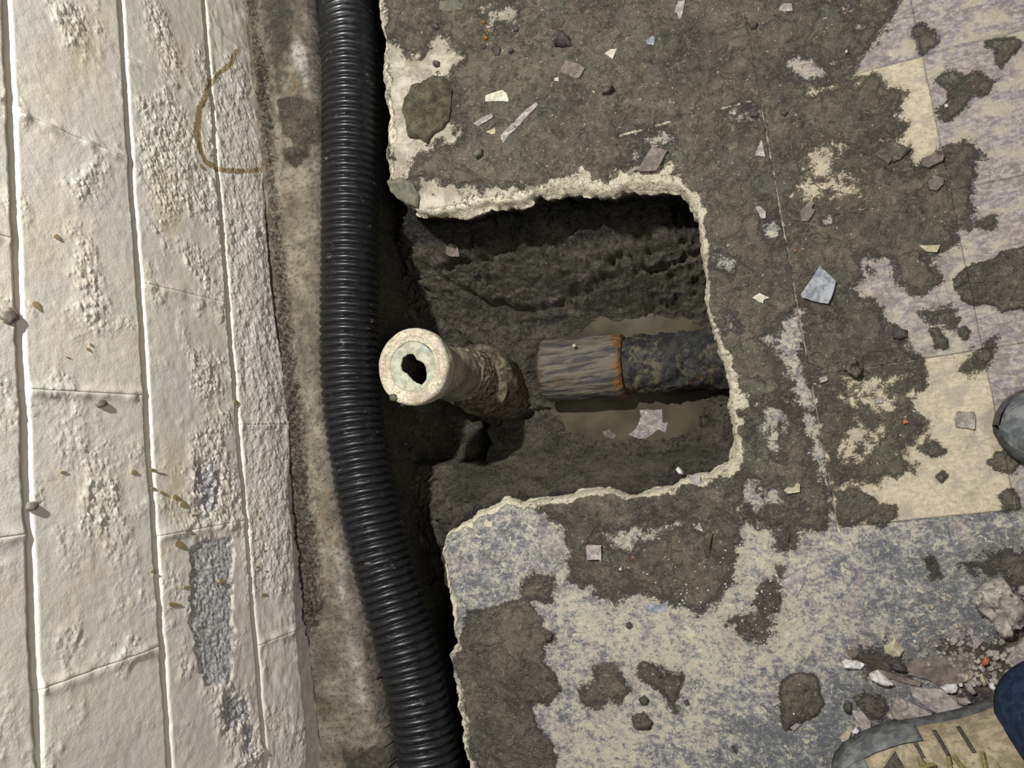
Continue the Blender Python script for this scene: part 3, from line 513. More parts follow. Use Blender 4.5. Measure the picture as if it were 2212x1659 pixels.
for c in range(5):
    for k in range(len(JY[c])-1):
        y0, y1 = JY[c][k], JY[c][k+1]; v0, v1 = V0[c], V0[c+1]
        vis = c < 4 and y1 > -.60 and y0 < 1.1; d = .0025 if vis else .02
        g = .0046; gh = .0000
        ys = np.linspace(y0+gh, y1-gh, int((y1-y0)/d)+1); vs_ = np.linspace(v0+g, v1-g, int((v1-v0)/d)+1)
        Yg, Vg, Qg = grid(ys, vs_); wob = .0016*fbm(Yg, Vg*0+c, 14, 3, 30+c)+.0007*fbm(Yg, Vg*0, 90, 2, 40+c)
        e1 = Vg-v0-g; e2 = v1-g-Vg; Vg2 = Vg+np.where(e1 < e2, 1, -1)*wob*np.exp(-np.minimum(e1, e2)/.01)
        pe, r, ye, st = wall_attr(Yg, Vg)
        eh = np.minimum(Yg-y0-gh, y1-gh-Yg); ev = np.minimum(e1, e2)
        x = .0006*fbm(Yg, Vg, 12, 3, 1)+.0003*fbm(Yg, Vg, 90, 2, 2)
        cb, ib = cells(Yg, Vg, 85, 8); cb2, ib2 = cells(Yg, Vg, 170, 12)
        x += r*(.0024*np.maximum(0, 1-(cb/.6)**2)*(.4+.6*ib)*(ib > -.2)+.0016*np.maximum(0, .5-cb2)*2+.0012*fbm(Yg, Vg, 55, 4, 3))
        x -= .0035*sst(-.3, .4, pe+1.2*fbm(Yg, Vg, 120, 3, 6))*(1-.5*ridge(Yg, Vg, 120, 2, 7))
        x -= .0130*(1-sst(0, .0034, e2))**1.5; x -= .0020*(1-sst(0, .0030, e1))**2; x -= .0007*np.exp(-(eh/.003)**2)*(1+.7*vn(Yg*50, Vg*50, 6)); x += .0030*np.exp(-(eh/.009)**2)*(1+.8*vn(Yg*60, Vg*60, 16))
        if c == 0: x = x+.004*sst(.13, .06, Vg)+.0010*fbm(Yg*.5, Vg, 60, 3, 9)-.012*sst(.020, .010, Vg-.012*vn(Yg*12, Yg*0, 9)-.03*sst(.1, -.3, Yg))
        ph = .3*random.random()
        gr = (c == 0)*1.0*sst(.16, .04, Vg)+.2*r
        V = np.stack([WX+x, Yg, Vg2+SL*Yg], 1); nx, ny = len(ys), len(vs_); id_ = np.arange(nx*ny).reshape(ny, nx)
        loop = np.concatenate([id_[0, :], id_[1:, -1], id_[-1, -2::-1], id_[-2:0:-1, 0]]); n = len(loop); L2 = V[loop].copy(); L2[:, 0] = WX-.02
        V = np.vstack([V, L2]); a = loop; b = np.roll(loop, -1); cc = len(Yg)+np.arange(n); dd = np.roll(cc, -1); Qg = np.vstack([Qg, np.stack([a, cc, dd, b], 1)])
        ext = lambda arr, v: np.concatenate([arr, np.full(n, v)])
        link('block', mesh_np('block', V, Qg, {'peel': ext(pe, -2), 'rough': ext(r, 0), 'yellow': ext(ye, -1), 'stain': ext(st, -2), 'grime': ext(gr, 0)}), M_wall, WALL)
# mud droplets flicked on the wall
SP = [(78,660,9,5,60),(492,480,10,7,20),(515,478,8,3,25),(540,490,14,1.5,20),(122,512,6,4,45),(190,755,5,2,50),(145,772,4,1,20),(435,360,7,4,30),(288,1020,6,4,25),(330,1015,6,2,25),(345,1022,9,1,15),(135,1020,5,2,10),(380,1075,10,4,35),(396,1090,10,6,35),(420,1113,9,2,10),(350,1065,8,3,35),(330,1055,5,2,25),(413,1152,6,3,25),(388,1177,14,6,45),(330,1235,6,2,40),(402,1269,8,3,15),(375,1306,14,3,25),(478,1256,9,4,25),(573,1190,8,2,0),(603,1225,5,2,20),(615,1218,6,2,0),(620,1228,6,2,10),(577,1235,8,2,25),(555,1225,6,2,20),(569,1285,8,3,20),(603,1302,15,8,30),(616,1290,7,4,55),(630,1292,5,2,50),(535,700,5,3,80),(520,775,4,3,60),(508,870,7,7,10),(20,682,9,14,20),(195,745,4,2,55),(480,1105,5,4,0),(560,1120,4,3,30)]
parts = []
for px, py, L, w, an in SP:
    c0 = np.array(wm(px, py)); s = 1/1350.; th = np.linspace(0, 2*np.pi, 12, endpoint=False); ca, sa = math.cos(math.radians(an)), math.sin(math.radians(an))
    u = np.cos(th)*L*(1+.25*np.cos(th)); v = np.sin(th)*w*(1-.35*np.cos(th)); dx = (u*ca-v*sa)*s*1.2; dy = (u*sa+v*ca)*s
    yy = c0[0]-dy; vv = c0[1]-dx*1.25; V = np.stack([np.full(12, WX+.0016), yy, vv+SL*yy], 1); V2 = V.copy(); V2[:, 0] = WX-.002
    cen = V.mean(0)+[.0004, 0, 0]; VV = np.vstack([V, V2, cen[None]]); q = [[k, (k+1) % 12, 12+(k+1) % 12, 12+k] for k in range(12)]+[[k, 24, (k+1) % 12, (k+1) % 12] for k in range(12)]
    parts.append((VV, [t for t in q]))
V, Q = merge(parts)
me = bpy.data.meshes.new('mud_droplets'); me.from_pydata(V.tolist(), [], [list(dict.fromkeys(q)) for q in Q.tolist()]); me.update()
tag(link('mud_droplets', me, simple('tan_mud_splash', srgb(150, 132, 98), srgb(166, 148, 114), 80, .5, .1), WALL), 'small tan mud droplets flicked on the white paint', kind='stuff')

# ------------------------------------------------------------------ black corrugated drain pipe
CPX = [(728,-330,-.16),(733,-150,-.11),(742,0,-.065),(754,90,-.035),(758,200,-.025),(757,400,-.022),(757,540,-.022),(755,700,-.022),(756,800,-.022),(764,900,-.022),(780,1000,-.022),(799,1100,-.022),(822,1200,-.022),(850,1300,-.022),(878,1400,-.022),(901,1500,-.022),(923,1620,-.022),(946,1780,-.022),(965,2000,-.022)]
cpts = np.array([at(*p) for p in CPX]); t = np.concatenate([[0], np.cumsum(np.linalg.norm(np.diff(cpts, axis=0), axis=1))])
def catmull(P, t, q):
    out = []
    m = np.gradient(P, t, axis=0)
    k = np.clip(np.searchsorted(t, q)-1, 0, len(t)-2); h = (t[k+1]-t[k]); u = (q-t[k])/h; u = u[:, None]; h = h[:, None]
    return (2*u**3-3*u**2+1)*P[k]+(u**3-2*u**2+u)*h*m[k]+(-2*u**3+3*u**2)*P[k+1]+(u**3-u**2)*h*m[k+1]
PITCH = .0145; NS = 12; q = np.arange(0, t[-1], PITCH/NS); path = catmull(cpts, t, q); ph = (np.arange(len(q)) % NS)/NS
prof = .0557-.0062*(1-np.abs(np.cos(np.pi*ph))**.75)
def mk_pipe():
    s = NT('black_ribbed_plastic', .38); d = s.math('MULTIPLY', s.ramp(s.noise(30, 4, .6), .58, .70), s.ramp(s.noise(240, 4, .65, 0, s.mp((.35, 1, .35))), .56, .62))
    c = s.mix(s.math('MULTIPLY', d, .7), srgb(24, 25, 28), srgb(130, 124, 110)); c = s.mix(s.ramp(s.noise(60, 4, .6, 0, s.mp(loc=(2, 1, 1))), .5, .7, 0, .05), c, srgb(120, 120, 118))
    return s.done(c, s.math('ADD', s.ramp(s.noise(90, 4), .4, .6, .30, .44), s.math('MULTIPLY', d, .4)), s.bump(s.noise(500, 3), .08, .001), .5)
V, Q = tube(path, prof, 72)
DP = empty('drain_pipe', path[len(path)//2]*[1, 1, 1], 'black corrugated plastic drain pipe lying in the trench along the wall', 'pipe')
lo = DP.location
link('ribbed_body', mesh_np('ribbed_body', V-np.array(lo), Q), mk_pipe(), DP)
# drainage slots in every second valley
parts = []; T = np.gradient(path, axis=0); T /= np.linalg.norm(T, axis=1)[:, None]
for k, i in enumerate(range(NS//2, len(path)-1, NS)):
    for a0 in ([1.98] if k % 2 else [1.02, 2.95]):
        tt = T[i]; S = np.cross(tt, [0, 0, 1.]); S /= np.linalg.norm(S); U = np.cross(S, tt); a = np.linspace(a0-.12, a0+.12, 6)
        rr = .0557-.0050; arc = path[i]+(rr)*(np.cos(a)[:, None]*S+np.sin(a)[:, None]*U)
        rad = .0011*np.array([.2, .9, 1, 1, .9, .2]); parts.append(tube(arc, rad, 6))
V, Q = merge(parts)
tag(link('drainage_slots', mesh_np('drainage_slots', V-np.array(lo), Q), NT('slot_black', .9).done((.002, .002, .002)), DP), kind='stuff')

# ------------------------------------------------------------------ upright clay stub with broken cap
ct = at(889, 791, 0.0); cb = np.array([-.553, .188, -.41])
def mk_clay():
    s = NT('limed_clay', .85); n = s.noise(28, 7, .7, .4); n2 = s.noise(140, 6, .7)
    c = s.mix(s.ramp(n, .38, .6), srgb(190, 178, 153), srgb(226, 217, 192)); c = s.mix(s.ramp(n2, .54, .62, 0, .75), c, srgb(146, 128, 116)); c = s.mix(s.ramp(s.noise(330, 5, .75), .42, .54, .6, 0), c, srgb(128, 114, 98))
    c = s.mix(s.ramp(s.noise(40, 5, .7, .5, s.mp(loc=(3, 3, 3))), .55, .64, 0, .6), c, srgb(172, 152, 146)); c = s.mix(s.ramp(s.noise(60, 5, .7, .3, s.mp(loc=(7, 3, 3))), .58, .66, 0, .6), c, srgb(214, 190, 138))
    c = s.mix(s.ramp(s.attr('dark'), 0, 1), c, s.mix(s.ramp(n2, .4, .62), srgb(92, 84, 70), srgb(140, 130, 112)))
    return s.done(c, .85, s.bump(s.math('ADD', n2, n), .7, .003), .3)
M_clay = mk_clay()
ST = empty('clay_drain_stub', (cb[0], cb[1], cb[2]), 'upright clay drain stub with pale flanged top and broken hole', 'pipe'); sl = np.array(ST.location)
ax = (cb-ct); axl = np.linalg.norm(ax); ax /= axl
def rev(profile, n=72, rough=.0, seed=0, cen=None, dirv=None, roughf=60):
    """profile: list of (distance down the axis, radius)"""
    P = np.array(profile); N = len(P); th = np.linspace(0, 2*np.pi, n, endpoint=False)
    dirv = ax if dirv is None else dirv; cen = ct if cen is None else cen
    e1 = np.cross(dirv, [0, 1, 0]); e1 /= np.linalg.norm(e1); e2 = np.cross(dirv, e1)
    rr = P[:, 1][:, None]*np.ones((1, n)); s = P[:, 0][:, None]*np.ones((1, n))
    if rough:
        no = fbm(np.cos(th)[None, :]*.06+s, np.sin(th)[None, :]*.06+s*.7, roughf, 4, seed); rr = rr+rough*no*(rr > .02)
    V = cen+s[..., None]*dirv+rr[..., None]*(np.cos(th)[None, :, None]*e1+np.sin(th)[None, :, None]*e2)
    idx = np.arange(N*n).reshape(N, n); Q = np.stack([idx[:-1], np.roll(idx, -1, 1)[:-1], np.roll(idx, -1, 1)[1:], idx[1:]], -1).reshape(-1, 4)
    return V.reshape(-1, 3), Q, s.ravel()
def smoothprof(keys, d=.002):
    K = np.array(keys); out = [K[0]]
    for a, b in zip(K[:-1], K[1:]):
        m = max(1, int(np.linalg.norm(b-a)/d))
        for i in range(1, m+1): out.append(a+(b-a)*i/m)
    return out
V, Q, s = rev(smoothprof([(.010, .0445), (.004, .0455), (.0015, .047), (.0015, .0530), (-.0005, .0545), (-.001, .060), (.000, .066), (.003, .0695), (.008, .071), (.022, .0705), (.026, .068), (.028, .064), (.034, .0635), (.036, .066), (.044, .066), (.050, .062), (.054, .056)]), 96, .0009, 3)
link('flange', mesh_np('flange', V-sl, Q, {'dark': sst(.024, .055, s)*.55}), M_clay, ST)
# inner plate, grey green, with an irregular hole
def mk_plate():
    s = NT('verdigris_plate', .7); n = s.noise(70, 6, .7); c = s.mix(s.ramp(n, .4, .6), srgb(150, 150, 130), srgb(188, 186, 164))
    c = s.mix(s.ramp(s.noise(30, 4, .6, .5, s.mp(loc=(1, 2, 3))), .56, .66, 0, .8), c, srgb(150, 175, 165)); return s.done(c, .7, s.bump(n, .5, .002), .3)
th = np.linspace(0, 2*np.pi, 72, endpoint=False); e1 = np.cross(ax, [0, 1, 0]); e1 /= np.linalg.norm(e1); e2 = np.cross(ax, e1)
# hole outline traced from above as offsets in metres (x right, y up) from the plate centre
HO = np.array([(-20,24),(-8,30),(6,28),(12,14),(25,6),(30,-4),(30,-22),(26,-32),(16,-40),(4,-34),(-8,-22),(-16,-10),(-26,-2),(-27,10)])*.00086
ho = np.stack([np.interp(np.linspace(0, 14, 72, endpoint=False), np.arange(15), np.append(HO[:, k], HO[0, k])) for k in (0, 1)], 1)+RS.uniform(-.0006, .0006, (72, 2))
an = np.arctan2(ho[:, 1], ho[:, 0]); order = np.argsort(an); ho = ho[order]; an = an[order]
rings = []
pc = ct+ax*.006+np.array([-.003, -.001, 0])
def pl(x, y, d): return np.stack([pc[0]+x, pc[1]+y, np.full(len(x), pc[2]-d)], 1)
outer = np.stack([np.cos(an), np.sin(an)], 1)
for f, d in ((0, .0), (.15, .001), (.5, .0025), (.85, .003), (1, .0035)):
    xy = outer*.0468*(1-f)+ho*f; rings.append(pl(xy[:, 0], xy[:, 1], d))
rings.append(pl(ho[:, 0]*1.02, ho[:, 1]*1.02, .009)); V = np.concatenate(rings); N = 6
idx = np.arange(N*72).reshape(N, 72); Q = np.stack([idx[:-1], np.roll(idx, -1, 1)[:-1], np.roll(idx, -1, 1)[1:], idx[1:]], -1).reshape(-1, 4)
tag(link('broken_plate', mesh_np('broken_plate', V-sl, Q), mk_plate(), ST), 'grey green inner plate with a jagged hole')
V, Q, s = rev(smoothprof([(.006, .0470), (.012, .0455), (.16, .044), (.17, .02), (.172, .001)], .008), 48)
link('bore', mesh_np('bore', V-sl, Q), simple('brown_clay_bore', srgb(58, 44, 40), srgb(92, 72, 66), 40, .9, .5), ST)
V, Q, s = rev(smoothprof([(.050, .057), (.056, .0535), (.10, .0525), (.15, .0525), (.205, .053)], .004), 72, .0012, 8)
link('neck', mesh_np('neck', V-sl, Q, {'dark': .50+.30*fbm(V[:, 0], V[:, 1]+V[:, 2], 40, 2, 1)}), M_clay, ST)
def mk_crust():
    s = NT('crusted_mortar', .95); n = s.noise(110, 8, .75, .3); c = s.mix(s.ramp(n, .4, .6), srgb(78, 70, 54), srgb(176, 166, 140)); c = s.mix(s.ramp(s.noise(40, 4, .6), .6, .68, 0, .7), c, srgb(150, 112, 60))
    return s.done(c, .95, s.bump(n, 1, .004), .3)
M_crust = mk_crust()
V, Q, s = rev(smoothprof([(.195, .050), (.20, .0555), (.23, .058), (.27, .057), (.30, .058), (.31, .05)], .0035), 90, .0028, 15, roughf=90)
link('mortar_joint', mesh_np('mortar_joint', V-sl, Q), M_crust, ST)
# socket and elbow turning towards the pit
el = [ct+ax*.275]+[ct+ax*d+np.array([x, y, 0]) for d, x, y in ((.30, .001, 0), (.33, .003, -.006), (.365, .004, -.012), (.40, .008, -.018), (.44, .014, -.020), (.48, .02, -.018))]
el = np.array(el); tt_ = np.arange(len(el)); q_ = np.linspace(0, len(el)-1, 40); elp = catmull(el, tt_.astype(float), q_)
er = np.interp(q_, [0, .6, 1.2, 2, 3, 5, 6], [.058, .074, .079, .078, .072, .066, .060])
V, Q = tube(elp, er, 64, lambda k, a: 1+.05*fbm(np.cos(a)*.2+k*.012, np.sin(a)*.2+k*.009, 12, 4, 3))
link('elbow', mesh_np('elbow', V-sl, Q), simple('muddy_clay_elbow', srgb(74, 67, 54), srgb(136, 126, 104), 60, .8, .9, srgb(150, 138, 112), .004), ST)

# ------------------------------------------------------------------ cast iron pipe with socket
IP = empty('iron_pipe', (-.25, .171, -.36), 'buried iron pipe with wide muddy socket crossing the pit floor', 'pipe'); il = np.array(IP.location)
a0 = np.array([-.422, .190, -.362]); a1 = np.array([-.245, .171, -.362]); a2 = np.array([.10, .142, -.372])
def mk_sock():
    s = NT('grooved_muddy_socket', .6); v = s.mp((.12, 1, 1), (0, 0, .1)); n = s.noise(85, 6, .6, .3, v); n2 = s.noise(90, 6, .7)
    c = s.mix(s.ramp(n, .42, .58), srgb(64, 62, 60), srgb(112, 106, 90)); c = s.mix(s.ramp(s.noise(16, 5, .6), .54, .66, 0, .6), c, srgb(118, 92, 58)); c = s.mix(s.ramp(s.attr('rust'), .1, .9), c, s.mix(s.ramp(n2, .42, .6), srgb(90, 66, 34), srgb(140, 92, 44)))
    return s.done(c, s.ramp(n2, .5, .65, .7, .3), s.bump(s.math('ADD', s.math('MULTIPLY', n, 1.6), s.math('MULTIPLY', n2, .6)), 1, .004), .5)
d01 = a1-a0; L1 = np.linalg.norm(d01); d01 /= L1
n = 110; u = np.linspace(0, 1, 90)
def sockr(k, a): return 1+.022*vn(a*9+k*0.01, k*.05, 4)+.012*fbm(np.cos(a)*.3+k*.004, np.sin(a)*.3+k*.004, 20, 3, 3)-.10*np.exp(-k/2.5)-.12*np.exp(-(89-k)/2.0)
V, Q = tube(a0+np.outer(u, d01*L1), .070, n, sockr)
kk = np.repeat(np.arange(90), n); rust = .9*sst(72, 90, kk+6*vn(V[:, 1]*60, V[:, 2]*60, 3))
link('socket', mesh_np('socket', V-il, Q, {'rust': rust}), mk_sock(), IP)
V, Q, _ = rev([(0, .063), (-.0005, .05), (-.0, .0)], 48, 0, 0, a0+d01*.004, d01)
link('socket_face', mesh_np('socket_face', V-il, Q), M_mudbrown, IP)
V, Q, _ = rev([(0, .064), (.003, .058), (.004, .04)], 48, .004, 4, a1-d01*.004, d01)
link('rust_ring', mesh_np('rust_ring', V-il, Q), simple('orange_rust', srgb(74, 58, 38), srgb(146, 96, 46), 90, .8, .8), IP)
def mk_iron():
    s = NT('crusted_black_iron', .6); n = s.noise(45, 8, .7, .5); n2 = s.noise(24, 6, .7, .5, s.mp(loc=(3, 1, 0)))
    c = s.mix(s.ramp(n, .4, .6), srgb(36, 37, 38), srgb(72, 71, 66)); c = s.mix(s.ramp(n2, .52, .6), c, srgb(104, 98, 76)); c = s.mix(s.ramp(s.noise(50, 4, .6, 0, s.mp(loc=(8, 1, 0))), .64, .7, 0, .8), c, srgb(140, 100, 50))
    return s.done(c, s.ramp(n, .4, .65, .7, .35), s.bump(n, 1, .008), .5)
u = np.linspace(0, 1, 170); Pb = a1+np.outer(u, a2-a1)
V, Q = tube(Pb, .057, 96, lambda k, a: 1+.09*fbm(np.cos(a)*.055+k*.002, np.sin(a)*.055+k*.0019, 34, 4, 9)+.10*sst(.1, .7, vn(k*.07, a*2.2, 5))*(np.sin(a) > -.8)+.05*np.maximum(0, fbm(k*.002, a*.06, 90, 3, 13)))
link('barrel', mesh_np('barrel', V-il, Q), mk_iron(), IP)

# ------------------------------------------------------------------ puddles
def mk_water():
    s = NT('murky_puddle_water', .04); n = s.noise(14, 3, .5); c = s.mix(s.ramp(n, .35, .65), srgb(74, 70, 56), srgb(94, 88, 71))
    return s.done(c, .04, s.bump(s.noise(30, 2), .03, .001), .6)
M_water = mk_water()
def flat(name, pts, z, mat, label, cat, group=None):
    P = pw(pts, z); c = P.mean(0); n = len(P)
    V = [(x-c[0], y-c[1], 0) for x, y in P]+[(x-c[0], y-c[1], -.03) for x, y in P]
    me = bpy.data.meshes.new(name); me.from_pydata(V, [], [list(range(n))[::-1], list(range(n, 2*n))]+[[k, (k+1) % n, n+(k+1) % n, n+k] for k in range(n)]); me.update()
    import bmesh; bm = bmesh.new(); bm.from_mesh(me); bmesh.ops.recalc_face_normals(bm, faces=bm.faces); bm.to_mesh(me); bm.free()
    return tag(link(name, me, mat, None, (c[0], c[1], z)), label, cat, group)
flat('puddle', [(1180,890),(1210,870),(1340,840),(1500,820),(1600,820),(1600,960),(1500,985),(1350,1000),(1200,985),(1150,940)], WL, M_water, 'larger murky puddle below the iron pipe with a pale reflection shape on it', 'puddle')
flat('puddle', [(1200,730),(1220,680),(1290,655),(1420,650),(1550,665),(1560,730),(1400,750)], WL-.004, M_water, 'narrow murky puddle above the iron pipe beside the clay bank', 'puddle')

# ------------------------------------------------------------------ loose pieces
def sheet_lift(x, y): return .003 if (y < -.163 or (y < .515 and x < .087)) and not (x < -.12 and y > .40) else 0.0
def lump(name, pts, h, mat, label, cat='debris', group=None, flat_=False, z0=None, rough=.12, seed=None, tilt=(0, 0), pz=0.0):
    """pts: outline seen on the ground; h: height in metres"""
    P = pw(pts, pz) if len(pts[0]) == 2 else np.array(pts); c = P.mean(0); seed = seed or int(abs(P[0][0])*9999) % 997
    # resample the outline evenly
    Q_ = np.vstack([P, P[:1]]); L = np.concatenate([[0], np.cumsum(np.hypot(*np.diff(Q_, axis=0).T))]); n = 14 if L[-1] < .06 else (36 if L[-1] < .2 else 90)
    q = np.unique(np.concatenate([np.linspace(0, L[-1], n, endpoint=False), L[:-1]])); O = np.stack([np.interp(q, L, Q_[:, k]) for k in (0, 1)], 1)-c; n = len(O)
    big = False
    O = O+np.stack([vn(q*300+seed, q*0, seed), vn(q*300, q*0+3, seed)], 1)*(.0005 if flat_ else .0012)*min(1, L[-1]/.1)
    if flat_: fs = [(1, 0), (1, .85), (.965, 1), (.6, 1), (.2, 1)]
    elif h > .0105 and len(P) > 6: fs = [(.95, 0), (1, .25), (.975, .5), (.94, .68), (.88, .82), (.8, .9), (.7, .96), (.6, 1), (.48, 1.03), (.36, 1.05), (.22, 1.06), (.1, 1.06)]; big = True
    else: fs = [(.93, 0), (1, .28), (.95, .6), (.82, .85), (.6, 1), (.3, 1.08)]
    V = []
    base = c
    for f, k in fs:
        xy = O*f; w = 1 if not flat_ else .25
        zz = h*k*(1+w*rough*4*vn(xy[:, 0]*90+seed, xy[:, 1]*90, seed)*(k > .3))+h*(0 if flat_ else .3)*(k > .5)*vn(xy[:, 0]*40+seed, xy[:, 1]*40, seed+3)
        if big and k > .3: zz = zz+h*(.35 if cat == 'clod' else .14)*(fbm(xy[:, 0], xy[:, 1], 70, 4, seed)-1.0*sst(.55, .9, ridge(xy[:, 0], xy[:, 1], 45, 2, seed+1)))*min(1, k)
        V.append(np.stack([xy[:, 0], xy[:, 1], zz+xy[:, 0]*tilt[0]+xy[:, 1]*tilt[1]], 1))
    V = np.concatenate(V+[np.array([[0, 0, h*fs[-1][1]]]), np.array([[0, 0, 0.]])]); N = len(fs)
    F = [[r*n+k, r*n+(k+1) % n, (r+1)*n+(k+1) % n, (r+1)*n+k] for r in range(N-1) for k in range(n)]+[[(N-1)*n+k, (N-1)*n+(k+1) % n, N*n] for k in range(n)]+[[(k+1) % n, k, N*n+1] for k in range(n)]
    area_ = np.sum(O[:, 0]*np.roll(O[:, 1], -1)-O[:, 1]*np.roll(O[:, 0], -1))
    if area_ < 0: F = [f[::-1] for f in F]
    me = bpy.data.meshes.new(name); me.from_pydata(V.tolist(), [], F); me.update()
    if not flat_: me.polygons.foreach_set('use_smooth', np.ones(len(F), bool))
    if z0 is None:
        g, _ = ground_z(np.array([c[0]]), np.array([c[1]]), 0); z0 = float(g[0])-.0005+sheet_lift(c[0], c[1])
    return tag(link(name, me, mat, None, (c[0], c[1], z0)), label, cat, group)
M_chipP = simple('mauve_tile_chip', srgb(128, 121, 119), srgb(170, 162, 156), 70, .7, .3, srgb(196, 184, 164))
M_chipD = simple('muddy_tile_chip', srgb(98, 89, 82), srgb(128, 117, 107), 70, .8, .4, srgb(96, 88, 74))
M_chipB = simple('blue_grey_tile_chip', srgb(110, 114, 122), srgb(158, 160, 162), 90, .6, .3)
M_pale = simple('pale_flake', srgb(176, 168, 152), srgb(208, 200, 184), 90, .8, .4)
M_stoneW = simple('white_stone', srgb(190, 186, 180), srgb(232, 230, 226), 60, .8, .6, srgb(160, 150, 140))
M_stoneG = simple('grey_rubble', srgb(146, 138, 128), srgb(198, 190, 178), 60, .9, 1, srgb(112, 102, 90), .003)
M_stoneD = simple('dark_stone', srgb(58, 56, 52), srgb(92, 88, 80), 60, .7, .6)
M_stoneB = simple('beige_stone', srgb(160, 150, 126), srgb(200, 190, 162), 60, .8, .6)
M_red = simple('orange_grit', srgb(150, 86, 60), srgb(186, 120, 92), 80, .8, .4)
M_rust = simple('rusty_pebble', srgb(112, 80, 40), srgb(150, 104, 50), 80, .8, .5)
T_ = 'tile chip'
